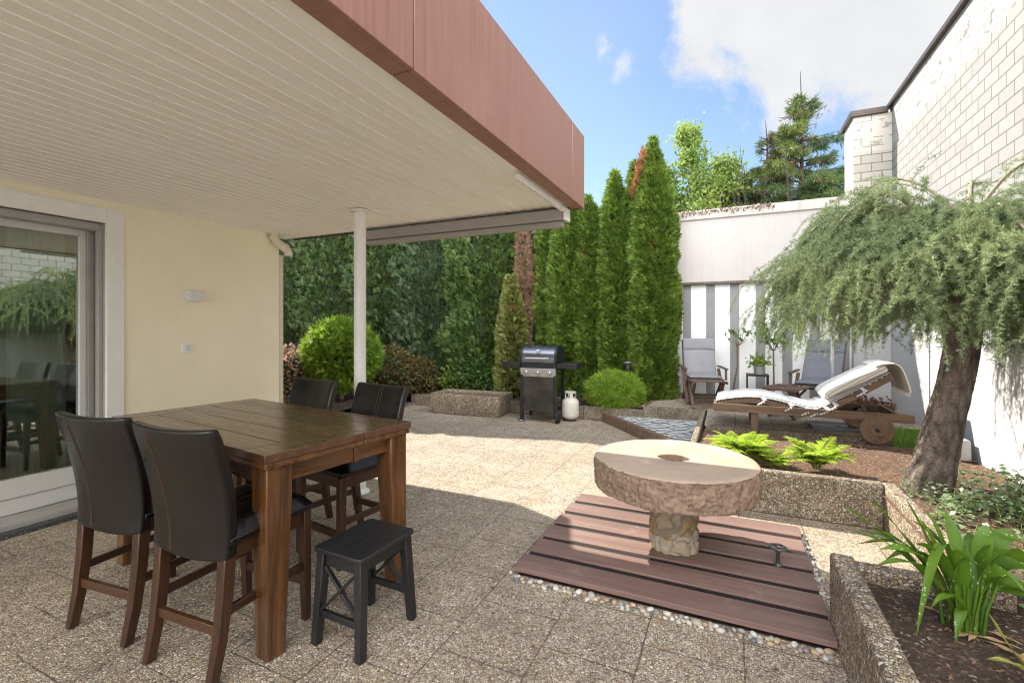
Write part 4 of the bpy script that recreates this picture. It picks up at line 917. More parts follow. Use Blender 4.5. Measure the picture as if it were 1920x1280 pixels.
# ---------------------------------------------------------------- garden chairs at the back wall
M['grey_fabric'] = plain('grey_garden_cushion', (.235, .235, .25), .9, 0, .08, 6, .3, 180)
M['grey_fabric_d'] = plain('blue_grey_garden_cushion', (.155, .165, .19), .9, 0, .08, 6, .3, 180)
def garden_chair(label, loc, rz, fab, group='reclining garden chairs at the striped wall', back_tilt=.36):
    c = thing('garden_chair', label, 'chair', loc, rz, group)
    for s in (-1, 1):
        m = MB(); m.bar((s*.27, -.25, 0), (s*.27, .16, .57), .026, .045, up=(1, 0, 0)); m.build('leg', M['chair_teak2'], c, bevel=.003)
        m = MB(); m.bar((s*.245, .28, 0), (s*.245, -.22, .42), .026, .045, up=(1, 0, 0)); m.build('leg', M['chair_teak2'], c, bevel=.003)
        m = MB(); m.bar((s*.29, -.27, .60), (s*.29, .25, .615), .055, .024); m.build('armrest', M['chair_teak1'], c, bevel=.006)
        m = MB(); m.bar((s*.29, -.235, .41), (s*.29, -.22, .588), .03, .03); m.build('arm_post', M['chair_teak2'], c, bevel=.003)
        m = MB(); m.bar((s*.235, .17, .34), (s*.235, .17+back_tilt*1.02, 1.08), .024, .042, up=(0, 1, 0)); m.build('back_post', M['chair_teak2'], c, bevel=.003)
    m = MB()
    for k in range(7): m.box((0, -.24+.066*k, .415+.006*math.cos(k)), (.49, .048, .018))
    m.build('seat_slats', M['chair_teak0'], c, bevel=.003)
    m = MB(); m.box((0, -.18, .10), (.52, .03, .03)); m.box((0, .2, .085), (.47, .03, .03)); m.split('stretcher', M['chair_teak0'], c, bevel=.003)
    # long cushion: seat, back and head piece
    def pillow(p0, p1, w, th, name, par):
        V, F = [], []; n = 12; p0, p1 = Vector(p0), Vector(p1); d = (p1-p0).normalized(); nn = Vector((0, -d.z, d.y)); nn = nn if nn.z > 0 or nn.y < 0 else -nn
        if nn.z < 0: nn = -nn
        for sd in (1, -1):
            for i in range(n+1):
                for j in range(n+1):
                    u, v = i/n*2-1, j/n*2-1; e = max(0, (1-abs(u)**6)*(1-abs(v)**6))**.5; q = p0.lerp(p1, i/n)+nn*(th/2*(1+sd*(.25+.75*e))); V.append((v*w/2, q.y, q.z))
        R = n+1; B = R*R
        for i in range(n):
            for j in range(n): q = i*R+j; F.append((q, q+1, q+R+1, q+R)); F.append((B+q, B+q+R, B+q+R+1, B+q+1))
            for q, st in ((i, 1), (n*R+i, 1), (i*R, R), (i*R+n, R)): F.append((q, q+st, B+q+st, B+q))
        return MB().add(V, F).build(name, fab, par, smooth=True)
    s_ = pillow((0, -.27, .43), (0, .19, .43), .47, .055, 'seat_cushion', c)
    yb = lambda z: .17+back_tilt*1.02*(z-.34)/.74-.03
    b_ = pillow((0, yb(.46), .46), (0, yb(.89), .89), .47, .05, 'back_cushion', c)
    pillow((0, yb(.895), .895), (0, yb(1.10), 1.10), .475, .06, 'head_cushion', c)
    return c
g1 = garden_chair('upright grey cushioned wooden garden chair beside the tall thuja', (-.40, 7.92, .305), math.radians(14), M['grey_fabric'], back_tilt=.24)
g2 = garden_chair('darker blue grey reclined garden chair with footstool behind the lounger', (1.10, 7.70, .30), math.radians(-18), M['grey_fabric_d'], back_tilt=.46)
g1.scale = (1, 1, .88); g2.scale = (1, 1, .88)
def footstool(label, loc, rz):
    f = thing('footstool', label, 'footstool', loc, rz, 'wooden slatted footstools')
    for s in (-1, 1):
        m = MB(); m.bar((s*.22, -.17, 0), (s*.22, .14, .36), .024, .042, up=(1, 0, 0)); m.build('leg', M['chair_teak2'], f, bevel=.003)
        m = MB(); m.bar((s*.195, .17, 0), (s*.195, -.14, .36), .024, .042, up=(1, 0, 0)); m.build('leg', M['chair_teak2'], f, bevel=.003)
        m = MB(); m.bar((s*.23, -.22, .375), (s*.23, .22, .375), .028, .03); m.build('side_rail', M['chair_teak1'], f, bevel=.003)
    m = MB()
    for k in range(7): m.box((0, -.2+.066*k, .395-.012*math.cos((k-3)*.5)), (.47, .05, .016))
    m.build('slats', M['chair_teak0'], f, bevel=.003)
    m = MB(); m.box((0, -.14, .055), (.44, .025, .03)); m.box((0, .14, .055), (.39, .025, .03)); m.split('stretcher', M['chair_teak0'], f)
    return f
f1 = footstool('slatted wooden footstool pushed against the upright grey chair', (-.32, 7.53, .285), math.radians(14))
f2 = copy_tree(f1); f2['label'] = 'slatted wooden footstool between the side table and the reclined chair'; f2.location = (.70, 7.25, .272); f2.rotation_euler = (0, 0, math.radians(62))
# small side table with potted plant
M['black_metal'] = plain('black_metal', (.02, .02, .022), .45, .5, .2)
stb = thing('side_table', 'small square black metal side table between the two stemmed saplings', 'side table', (.375, 8.22, .318))
MB().b2((-.155, -.15, .395), (.155, .15, .42)).build('table_top', M['black_metal'], stb, bevel=.003)
m = MB()
for sx in (-1, 1):
    for sy in (-1, 1): m.b2((sx*.142-.009, sy*.137-.009, 0), (sx*.142+.009, sy*.137+.009, .3945))
m.split('leg', M['black_metal'], stb)
M['zinc'] = plain('pale_zinc', (.46, .46, .45), .5, .4, .1)
pot = thing('potted_plant', 'sparse green plant in a pale grey pot on the black side table', 'potted plant', (.40, 8.18, .739))
MB().lathe([(.062, 0), (.068, .01), (.082, .12), (.085, .125), (.078, .125), (.07, .05)], 28).build('pot', M['zinc'], pot, smooth=True)
MB().lathe([(.001, .108), (.077, .110)], 24).build('soil', M['soil_dark'], pot)
# closed parasol pole, solar light, low grey tray, wire stakes
tag(MB().tube([(1.22, 7.45, .26), (1.235, 7.45, 2.2)], .019, 14).build('parasol_pole', M['zinc'], smooth=True), 'thin grey metal pole standing in front of the reclined chair', 'pole')
so_ = thing('solar_light', 'small solar garden light on a thin stake behind the round yew', 'garden light', (-1.50, 7.62, .2))
MB().tube([(0, 0, 0), (0, 0, .62)], .008, 8).build('stake', M['cast'], so_, smooth=True)
MB().lathe([(.03, .60), (.035, .66), (.085, .685), (.088, .70), (.08, .712), (.03, .716)], 24).build('light_head', M['cast'], so_, smooth=True)
M['tray'] = plain('blue_grey_plastic', (.20, .22, .25), .4, 0, .1)
ty_ = thing('plastic_tray', 'flat blue grey tray lying under the raised end of the lounger', 'tray', (1.12, 6.78, .245), math.radians(4))
MB().add(rrect(.24, .17, .03, 0)+rrect(.26, .19, .03, .045)+rrect(.245, .175, .03, .045)+rrect(.228, .158, .03, .01), [tuple(range(27, -1, -1))]+[(i*28+j, i*28+(j+1) % 28, (i+1)*28+(j+1) % 28, (i+1)*28+j) for i in range(3) for j in range(28)]+[tuple(range(84, 112))]).build('tray_body', M['tray'], ty_, smooth=True)
gb = thing('grey_box', 'grey slotted box on the ground against the white wall behind the trunk', 'box', (1.99, 5.95, .2))
MB().box((0, 0, .09), (.16, .22, .20), top=(.9, .9)).build('box_body', M['zinc'], gb, bevel=.012)  # plain grey box built in place of a grey wedge at the wall foot
MB().box((-.083, 0, .02), (.006, .14, .03)).build('box_slot', M['grill_black'], gb)
# ---------------------------------------------------------------- vegetation
R2 = np.array([math.cos(YAW), math.sin(YAW), 0]); F2 = np.array([-math.sin(YAW), math.cos(YAW), 0])
def bark(name, c1, c2, scale=9, dist=.03):
    t = NT(name); v = t.voro(scale, v=t.vec((1, 1, .42))); n = t.noise(scale*3, 6, .7); n2 = t.noise(2.5, 4)
    c = t.mix(t.rng(n, .3, .72), c1, c2); c = t.mix(t.rng(v.outputs['Distance'], .35, .75, 0, .65), c, tuple(x*.35 for x in c1)); c = t.mix(t.rng(n2, .5, .75, 0, .4), c, tuple(min(1, x*1.35) for x in c2))
    h = t.math('ADD', t.math('MULTIPLY', v.outputs['Distance'], -1.4), t.math('MULTIPLY', n, .9))
    return t.done(c, .92, 0, t.bump(h, 1, dist))
M['bark'] = bark('scaly_larch_bark', (.135, .095, .072), (.42, .335, .275), 21, .035)
M['twig'] = plain('brown_twig', (.15, .095, .055), .8, 0, .3, 20); M['twig_pale'] = plain('pale_twig', (.30, .25, .17), .8, 0, .3, 20); M['twig_dark'] = plain('dark_dead_twig', (.060, .045, .038), .9, 0, .3, 20)
M['larch_twig'] = plain('green_brown_twig', (.15, .15, .075), .8, 0, .3, 20)
M['larch'] = foliage('larch_needles', (.040, .078, .030), (.255, .325, .160), (.40, .46, .21), .18, 2.2)
M['thuja'] = foliage('thuja_sprays', (.055, .112, .016), (.175, .262, .042), (.23, .30, .05), .25, 3.2, dead=(.30, .13, .06), dead_t=.69)
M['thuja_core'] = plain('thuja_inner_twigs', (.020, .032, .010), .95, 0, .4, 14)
M['hedge'] = foliage('dark_conifer_sprays', (.022, .050, .013), (.078, .122, .030), (.115, .15, .04), .2, 1.3)
M['blue'] = foliage('blue_conifer_sprays', (.028, .058, .024), (.090, .132, .054), (.13, .17, .075), .15, 1.6)
M['green'] = foliage('mid_green_conifer_sprays', (.030, .074, .016), (.102, .165, .036), (.14, .19, .05), .2, 2, dead=(.26, .11, .05), dead_t=.66)
M['browning'] = foliage('dying_conifer_sprays', (.22, .125, .085), (.40, .245, .165), (.24, .19, .08), .2, 2.5)
M['orange'] = foliage('orange_dead_shoot', (.20, .085, .035), (.36, .17, .07), None, .2, 3)
M['olive'] = foliage('olive_conifer_sprays', (.14, .165, .042), (.28, .295, .085), None, .2, 2, dead=(.33, .18, .09), dead_t=.60)
M['ball'] = foliage('yellow_green_leaves', (.085, .175, .018), (.25, .38, .045), (.33, .43, .06), .35, 2.5)
M['yew'] = foliage('bright_yew_leaves', (.11, .22, .022), (.28, .41, .05), (.36, .44, .06), .3, 5)
M['maple'] = foliage('bronze_maple_leaves', (.085, .062, .022), (.165, .125, .045), (.14, .13, .04), .3, 3)
M['pink'] = foliage('pinkish_leaves', (.32, .17, .13), (.55, .36, .30), (.18, .20, .06), .3, 6)
M['shrub'] = foliage('shrub_leaves', (.045, .105, .022), (.135, .215, .055), None, .3, 4)
M['lime'] = foliage('lime_shrub_leaves', (.12, .19, .025), (.26, .33, .06), None, .3, 4)
M['birch'] = foliage('birch_leaves', (.11, .185, .045), (.26, .35, .085), (.36, .41, .10), .4, 1.2)
M['spruce'] = foliage('spruce_needles', (.038, .085, .038), (.130, .195, .070), (.27, .29, .065), .15, .9)
M['deadtwigs'] = foliage('dead_needles', (.13, .065, .04), (.24, .13, .08), None, .1, 3)
M['fern'] = foliage('fern_fronds', (.22, .36, .03), (.50, .62, .08), None, .4, 8)
M['vinca'] = foliage('periwinkle_leaves', (.075, .135, .050), (.20, .285, .125), (.33, .38, .25), .2, 5, .35)
M['grass'] = foliage('garden_grass', (.13, .25, .04), (.30, .46, .09), None, .35, 5)

# --- weeping larch
LT = thing('weeping_larch', 'weeping larch with thick leaning trunk and hanging needle curtains', 'tree', (1.31, 4.48, 0))
base = np.array([1.31, 4.48, 0.0])
tp_ = [(0, 0, .12), (.02, 0, .26), (.06, 0, .45), (.115, -.005, .75), (.175, -.01, 1.05), (.215, -.02, 1.35), (.235, -.04, 1.7), (.235, -.05, 2.0)]
tr_ = [.185, .150, .127, .112, .102, .100, .09, .07]
V, F = [], []; NA = 64; path = []
for i in range(len(tp_)-1):
    for k in range(14): f = k/14; path.append((np.array(tp_[i])*(1-f)+np.array(tp_[i+1])*f, tr_[i]*(1-f)+tr_[i+1]*f))
for i, (p, r_) in enumerate(path):
    for j in range(NA):
        a = 2*math.pi*j/NA; q = Vector((math.cos(a)*2.4, math.sin(a)*2.4, p[2]*2.2)); q2 = Vector((math.cos(a)*11, math.sin(a)*11, p[2]*7.0)); q3 = Vector((math.cos(a)*24, math.sin(a)*24, p[2]*22))
        rr_ = r_*(1+.07*mn.noise(q)+.06*mn.noise(q2)+.045*mn.noise(q3)); V.append((p[0]+rr_*math.cos(a), p[1]+rr_*math.sin(a), p[2]))
for i in range(len(path)-1):
    for j in range(NA): F.append((i*NA+j, i*NA+(j+1) % NA, (i+1)*NA+(j+1) % NA, (i+1)*NA+j))
MB().add(V, F).build('trunk', M['bark'], LT, smooth=True)
lr = np.random.default_rng(21); limbs, tuP, tuD, tuS = MB(), [], [], []; twigs = MB()
apex = np.array([.235, -.05, 1.80])
def reach(az):
    d = np.array([math.cos(az), math.sin(az)]); R_ = 1.17
    if d[0] > .12: R_ = min(R_, .46/d[0])
    if d[1] < -.5: R_ = min(R_, 1.12)
    return R_
def twig(p, d, L, droop, dens=1.0, thick=.0024, pale=False):
    n = max(6, int(L/.045)); zmin = lr.uniform(1.16, 1.42); pts = [np.array(p, float)]; d = np.array(d, float); d /= np.linalg.norm(d)
    for i in range(n):
        d = d+np.array([lr.normal()*.07, lr.normal()*.07, -droop*(.35+1.1*i/n)]); d /= np.linalg.norm(d)
        q = pts[-1]+d*L/n
        if base[0]+q[0] > 2.05: q[0] = 2.05-base[0]
        if q[2] < zmin: break
        pts.append(q)
    if len(pts) < 3: return pts
    twigs.tube([tuple(q) for q in pts[::2]] if len(pts) > 6 else [tuple(q) for q in pts], [thick*(1-.7*i/len(pts[::2] if len(pts) > 6 else pts)) for i in range(len(pts[::2] if len(pts) > 6 else pts))], 3, cap=False)
    P = np.array(pts); seg = np.linalg.norm(np.diff(P, axis=0), axis=1); tot = seg.sum(); m = max(3, int(tot/.0180*dens)); s = np.linspace(.02, 1, m)*tot; cs = np.concatenate([[0], np.cumsum(seg)])
    for q in s:
        i = min(len(seg)-1, np.searchsorted(cs, q)-1 if q > 0 else 0); i = max(0, i); f = (q-cs[i])/max(seg[i], 1e-6); tuP.append(P[i]*(1-f)+P[i+1]*f); dd = (P[i+1]-P[i])/max(seg[i], 1e-6)
        tuD.append(dd*.55+lr.normal(size=3)*.75); tuS.append(lr.uniform(.028, .048)*(1-.25*q/tot))
    return pts
NL = 36
for k in range(NL):
    az = 2*math.pi*(k+lr.uniform(-.3, .3))/NL; Rr = reach(az)*lr.uniform(.62, 1.12); h = lr.uniform(.26, .72); end = lr.uniform(.05, .40); w = lr.normal()*.25
    if Rr < .8: h = lr.uniform(.26, .55)
    h *= 1-.40*max(0, -(math.cos(az)*F2[0]+math.sin(az)*F2[1]))
    pts = []; n = 18
    for i in range(n+1):
        s = i/n; a = az+w*s*s; r_ = Rr*(s**.85); z = apex[2]+h*math.sin(math.pi*min(1, s*.86+.02))**.9-end*s**2.4
        pts.append(apex+np.array([math.cos(a)*r_, math.sin(a)*r_, z-apex[2]]))
    limbs.tube([tuple(p) for p in pts], [.024*(1-s/n)**1.3+.0035 for s in range(n+1)], 6)
    for i in range(3, n+1):
        for q in range(2 if i < n else 4):
            p = pts[i]+lr.normal(size=3)*.008; t_ = pts[i]-pts[i-1]; t_ /= np.linalg.norm(t_); side = np.cross(t_, [0, 0, 1])*lr.choice([-1, 1])
            d = t_*lr.uniform(.3, 1.0)+side*lr.uniform(.1, .9)+np.array([0, 0, lr.uniform(-.5, .35)])
            outer = i/n; L = lr.uniform(.24, .50)+.36*outer*lr.random()+.10
            if math.cos(az) > .2: L *= .85
            br = twig(p, d, L, .17+.10*lr.random(), 1.0)
            if len(br) > 8 and lr.random() < .55:
                j = int(len(br)*lr.uniform(.2, .6)); sd = np.cross(br[j]-br[j-1], [0, 0, 1]); sd /= max(1e-6, np.linalg.norm(sd)); twig(br[j], sd*lr.choice([-1, 1])+np.array([0, 0, -.25]), L*lr.uniform(.35, .6), .2, 1.0, .0025)
# inner mass of short twigs
for _ in range(560):
    az = lr.uniform(0, 2*math.pi); r_ = reach(az)*lr.uniform(.05, .70); z = apex[2]+lr.uniform(-.32, .50)*(1-.3*r_)
    twig(apex+np.array([math.cos(az)*r_, math.sin(az)*r_, z-apex[2]]), [math.cos(az)+lr.normal()*.5, math.sin(az)+lr.normal()*.5, lr.uniform(-.3, .5)], lr.uniform(.25, .55), .17, 1.05)
# rounded top: short drooping twigs over a dome
for _ in range(420):
    az = lr.uniform(0, 2*math.pi); R_ = reach(az); r_ = R_*math.sqrt(lr.uniform(.02, .95)); z = apex[2]+.60*math.sqrt(max(0, 1-(r_/R_)**2))*(1-.34*max(0, -(math.cos(az)*F2[0]+math.sin(az)*F2[1])))-.06+lr.normal()*.04
    twig(apex+np.array([math.cos(az)*r_, math.sin(az)*r_, z-apex[2]]), [math.cos(az)+lr.normal()*.5, math.sin(az)+lr.normal()*.5, lr.uniform(-.5, .25)], lr.uniform(.22, .46), .22, 1.05)
# a few bare arching leaders over the top
for az, hh in ((-.35, .62), (2.4, .72), (1.2, .66)):
    pts = [apex+np.array([math.cos(az)*1.05*s*(.55 if math.cos(az) > .5 else 1), math.sin(az)*1.05*s, .15+hh*math.sin(math.pi*(.12+.75*s))]) for s in np.linspace(0, 1, 16)]
    limbs.tube([tuple(p) for p in pts], [.014-.010*i/15 for i in range(16)], 6)
    for i in range(4, 16): twig(pts[i], [lr.normal(), lr.normal(), .2], lr.uniform(.10, .28), .12, .8, .002)
limbs.build('branch', M['twig_pale'], LT, smooth=True); tw_ = twigs.build('twig', M['larch_twig'], LT); 
v, f = stamp(NEEDLES, tuP, tuD, tuS); raw_mesh('crown', v, f, M['larch'], LT)
bf = thing('hanging_ornament', 'reddish brown bundle hanging among the branches of the weeping larch', 'ornament', (1.0, 4.28, 1.66))
MB().lathe([(.012, 0), (.045, .03), (.052, .10), (.04, .17), (.015, .20)], 18, jit=lambda a, z: 1+.22*mn.noise(Vector((math.cos(a)*4, math.sin(a)*4, z*40)))).build('bundle', plain('rust_brown', (.14, .045, .03), .9, 0, .4, 30, .5), bf, smooth=True)
MB().tube([(0, 0, .20), (0, 0, .55)], .002, 5).build('string', M['twig'], bf)

# --- column conifers
def column(name, label, cat, x, y, z0, h, r, mat, n, seed, group=None, lean=(0, 0), prof=None, st=SCALE, size=(.055, .10), lump=.24, core=True, up=.5):
    q = np.random.default_rng(seed); t = thing(name, label, cat, (x, y, z0), 0, group)
    prof = prof or (lambda u: min(1, .72+.6*u) if u < .45 else max(.03, (1-((u-.45)/.55)**1.8))**.85)
    us = q.random(n*2); us = us[q.random(n*2) < np.array([max(.08, prof(u)) for u in us])][:n]; a = q.uniform(0, 2*math.pi, len(us))
    rad = np.array([r*prof(u)*(1+lump*mn.noise(Vector((math.cos(b)*1.7+seed, math.sin(b)*1.7, u*h*1.6)))+lump*.8*mn.noise(Vector((math.cos(b)*4+seed, math.sin(b)*4, u*h*4.2)))) for u, b in zip(us, a)])
    dep = q.random(len(us))**2*.22; rr_ = rad*(1-dep)
    P = np.stack([np.cos(a)*rr_+lean[0]*us, np.sin(a)*rr_+lean[1]*us, us*h], 1)
    D = np.stack([np.cos(a), np.sin(a), np.full(len(us), up)], 1)+q.normal(size=(len(us), 3))*.42
    tang = np.stack([-np.sin(a), np.cos(a), q.normal(size=len(us))*.25], 1)
    global rng; rng = q
    v, f = stamp(st, P, D, q.uniform(*size, len(us)), q.normal(size=len(us))*.8, N=nrm(tang))
    raw_mesh('crown', v, f, mat, t)
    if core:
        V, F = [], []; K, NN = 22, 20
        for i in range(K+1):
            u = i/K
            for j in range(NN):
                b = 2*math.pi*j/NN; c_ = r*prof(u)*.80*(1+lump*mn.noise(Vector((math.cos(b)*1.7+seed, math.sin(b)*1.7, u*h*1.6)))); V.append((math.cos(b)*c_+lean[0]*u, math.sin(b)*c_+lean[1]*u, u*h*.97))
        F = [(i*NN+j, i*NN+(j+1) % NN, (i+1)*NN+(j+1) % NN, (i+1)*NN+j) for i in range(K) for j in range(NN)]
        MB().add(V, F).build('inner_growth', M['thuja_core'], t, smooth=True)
    MB().tube([(0, 0, -.05), (0, 0, h*.6)], r*.12, 8).build('trunk', M['twig'], t, smooth=True)
    return t
TG = 'columnar thujas in a row before the garden wall'
T5 = column('thuja_tree', 'broadest and tallest green thuja column, next to the striped wall', 'tree', -1.195, 8.150, .28, 4.38, .395, M['thuja'], 17000, 1, TG, prof=lambda u: (.86+.30*u) if u < .35 else (.965-.10*(u-.35)/.3 if u < .65 else .865*max(.02, 1-((u-.65)/.35)**1.25)))
column('thuja_tree', 'very slender thuja squeezed behind the tallest thuja column', 'tree', -1.551, 8.430, .3, 4.10, .22, M['thuja'], 5000, 2, TG)
column('thuja_tree', 'slim free standing thuja column with narrow tip, second broad one from the striped wall', 'tree', -1.838, 8.170, .28, 3.92, .30, M['thuja'], 11000, 3, TG, prof=lambda u: (.92+.2*u) if u < .4 else (1.0-.22*(u-.4)/.35 if u < .75 else .78*max(.02, 1-((u-.75)/.25)**1.3)))
column('thuja_tree', 'thuja column rising just right of the canopy corner', 'tree', -2.328, 8.190, .28, 3.52, .33, M['thuja'], 11500, 4, TG, prof=lambda u: (.95+.1*u) if u < .5 else (1.0-.3*(u-.5)/.35 if u < .85 else .7*max(.02, 1-((u-.85)/.15)**1.5)))
column('thuja_tree', 'thuja column directly behind the grill under the canopy corner', 'tree', -2.676, 8.090, .28, 3.85, .33, M['thuja'], 10500, 5, TG)
column('thuja_tree', 'leftmost thuja column beside the reddish brown dying conifer', 'tree', -3.083, 8.270, .28, 3.9, .26, M['thuja'], 8000, 6, TG)
# dead orange tip in the tall thuja
q = np.random.default_rng(3); rng = q; n = 190; u = np.sort(q.random(n))
P = np.stack([-.30+.20*u+q.normal(size=n)*.022, -.13+q.normal(size=n)*.05, 3.34+.78*u], 1)
v, f = stamp(SPRAY, P, np.stack([q.normal(size=n)*.4-.3, q.normal(size=n)*.4-.4, np.ones(n)], 1), q.uniform(.07, .11, n)); raw_mesh('dead_shoot', v, f, M['orange'], T5)

column('dying_conifer', 'reddish brown dying conifer between green hedge and thujas', 'tree', -3.49, 7.95, .28, 3.15, .16, M['browning'], 2300, 9, lump=.65, st=BRUSH, prof=lambda u: .85 if u < .6 else max(.25, 1-(u-.6)/.55), size=(.06, .12))
column('olive_conifer', 'small olive yellow conifer with brown patches behind the grill', 'shrub', -3.60, 7.68, .25, 2.15, .26, M['olive'], 4200, 10, lump=.3, prof=lambda u: .9 if u < .5 else max(.12, 1-(u-.5)/.6), size=(.05, .09))
def wallcon(label, x, y, h, r, ry, mat, n, seed, group, size=(.07, .135), st=FAN, name='hedge_conifer'):
    t = column(name, label, 'tree', x, y, .25, h, r, mat, n, seed, group, prof=lambda u: .96 if u < .8 else max(.2, 1-((u-.8)/.2)**2), st=st, size=size, lump=.26, up=.75)
    t.scale = (1, ry/r, 1); return t
HG = 'tall dark conifers of the hedge'
wallcon('mid green hedge conifer with brown patches behind the planting trough', -4.45, 8.26, 4.3, .92, .66, M['green'], 14000, 31, HG, (.06, .12), FAN)
wallcon('grey blue conifer in the middle of the hedge right of the white post', -5.75, 8.36, 4.6, 1.02, .70, M['blue'], 13000, 32, HG, (.07, .15), SPRAY)
wallcon('dark green hedge conifer right behind the white canopy post', -7.05, 8.38, 4.9, 1.15, .72, M['hedge'], 14000, 33, HG)
wallcon('dark green hedge conifer behind the round clipped bush', -8.55, 8.40, 5.6, 1.2, .72, M['hedge'], 14000, 34, HG)
wallcon('dark green hedge conifer showing just right of the house corner', -10.2, 8.45, 6.0, 1.3, .75, M['hedge'], 12000, 35, HG)
wallcon('dark green hedge conifer half hidden by the house corner', -11.9, 8.6, 6.3, 1.1, .65, M['hedge'], 5000, 36, HG)

# --- round shrubs made of leaf clouds
def cloud(name, label, x, y, zc, rx, ry, rz, mat, n, seed, st=LEAF, size=(.03, .06), lump=.12, stem=0, core=.8, group=None, flat=0, cat='shrub', dep=.25, up=.25):
    q = np.random.default_rng(seed); t = thing(name, label, cat, (x, y, zc-rz), 0, group)
    d = nrm(q.normal(size=(n, 3))); k = np.array([1+lump*mn.noise(Vector(c*2.2)+Vector((seed, 0, 0)))+lump*.7*mn.noise(Vector(c*5.5)+Vector((0, seed, 0))) for c in d])*(1-q.random(n)**2*dep)
    P = d*k[:, None]*np.array([rx, ry, rz])+np.array([0, 0, rz]); P[:, 2] = np.maximum(P[:, 2], flat)
    D = d+np.array([0, 0, up])+q.normal(size=(n, 3))*.5
    if core:     # stray shoots
        ns = n//22; e = d[:ns]; P[:ns] = e*np.array([rx, ry, rz])*(1.03+.09*q.random((ns, 1)))+np.array([0, 0, rz]); P[:ns, 2] = np.maximum(P[:ns, 2], flat)
    global rng; rng = q
    v, f = stamp(st, P, D, q.uniform(*size, n)); raw_mesh('foliage', v, f, mat, t)
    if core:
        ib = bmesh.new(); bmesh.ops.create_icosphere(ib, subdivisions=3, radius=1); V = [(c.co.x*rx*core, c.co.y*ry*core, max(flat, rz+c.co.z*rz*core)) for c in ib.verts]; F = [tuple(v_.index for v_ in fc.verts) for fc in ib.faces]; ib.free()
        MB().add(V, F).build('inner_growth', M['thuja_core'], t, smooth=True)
    if stem: MB().tube([(0, 0, -stem), (.01, 0, -stem*.4), (0, 0, rz*.6)], .035, 8).build('trunk', M['twig_pale'], t, smooth=True)
    return t
cloud('round_bush', 'large round clipped yellow green bush behind the white post', -6.27, 6.26, .97, .63, .60, .60, M['ball'], 8500, 41, SPRAY, (.06, .115), .10, stem=.32)
cloud('low_yew', 'low rounded bright green yew bush on the kerb right of the grill', -1.70, 7.55, .42, .40, .34, .28, M['yew'], 2600, 42, BRUSH, (.07, .16), .3, flat=.02)
cloud('bronze_maple', 'large mound of bronze brown fine leaves right of the post', -5.95, 7.1, .58, .60, .5, .46, M['maple'], 4200, 43, LEAF, (.05, .10), .25, flat=.02, up=-.5)
cloud('bronze_maple', 'smaller mound of bronze brown fine leaves next to the larger one', -5.48, 7.55, .50, .36, .34, .34, M['maple'], 2200, 44, LEAF, (.05, .09), .25, flat=.02, up=-.5)
cloud('pink_shrub', 'pinkish leaved shrub at the house corner left of the round bush', -6.95, 5.75, .62, .42, .40, .48, M['pink'], 2600, 45, ROUND, (.04, .08), .25, flat=.02)
cloud('lime_shrub', 'small lime green shrub at the left end of the trough', -4.88, 7.72, .48, .26, .22, .26, M['lime'], 700, 46, ROUND, (.04, .075), .35, flat=.02, core=0, dep=.9)
cloud('green_shrub', 'loose mid green shrub behind the middle of the trough', -4.25, 7.72, .58, .40, .26, .36, M['shrub'], 1100, 47, LEAF, (.05, .10), .35, flat=.02, core=0, dep=.9)
cloud('blue_shrub', 'low grey blue conifer shrub at the foot of the hedge', -5.25, 7.95, .52, .45, .3, .42, M['blue'], 1900, 48, FAN, (.08, .15), .3, flat=.02)

# --- trees beyond the garden wall
def birch(label, x, y, ztop, r, z0, n, seed):
    q = np.random.default_rng(seed); t = thing('birch_tree', label, 'tree', (x, y, 0), 0, 'pale birches behind the garden wall'); tr = MB(); P = []
    tr.tube([(0, 0, 0), (.03, 0, z0), (0, 0, ztop-.2)], [.09, .06, .012], 8)
    cents = []
    for k in range(44):
        u = q.random()**1.15; z = z0+(ztop-z0)*u; a = q.uniform(0, 2*math.pi); rr_ = r*(1-.72*u)*q.uniform(.35, 1); c = np.array([math.cos(a)*rr_, math.sin(a)*rr_, z+.15]); cents.append((c, r*(.38-.16*u)))
        tr.tube([(0, 0, z-.5*rr_), tuple(c*np.array([.5, .5, 1])-np.array([0, 0, .06])), tuple(c)], [.022, .012, .005], 5)
    cents.append((np.array([0, 0, ztop-.2]), .22))
    for c, s in cents:
        m_ = int(n/len(cents)); P.append(c+q.normal(size=(m_, 3))*s*np.array([.55, .55, .6]))
    P = np.concatenate(P); global rng; rng = q
    v, f = stamp(ROUND, P, q.normal(size=P.shape)-np.array([0, 0, .5]), q.uniform(.06, .12, len(P))); raw_mesh('crown', v, f, M['birch'], t)
    tr.build('trunk', M['twig_pale'], t, smooth=True)
birch('taller yellow green birch behind the wall right of the tall thuja', -.92, 13.0, 6.45, .95, 3.0, 9500, 51)
birch('shorter yellow green birch behind the wall between taller birch and spruce', -.10, 13.2, 5.60, .95, 2.9, 9500, 52)
birch('low yellow green birch showing close beside the tall thuja', -1.70, 13.1, 5.5, .9, 2.9, 7500, 53)
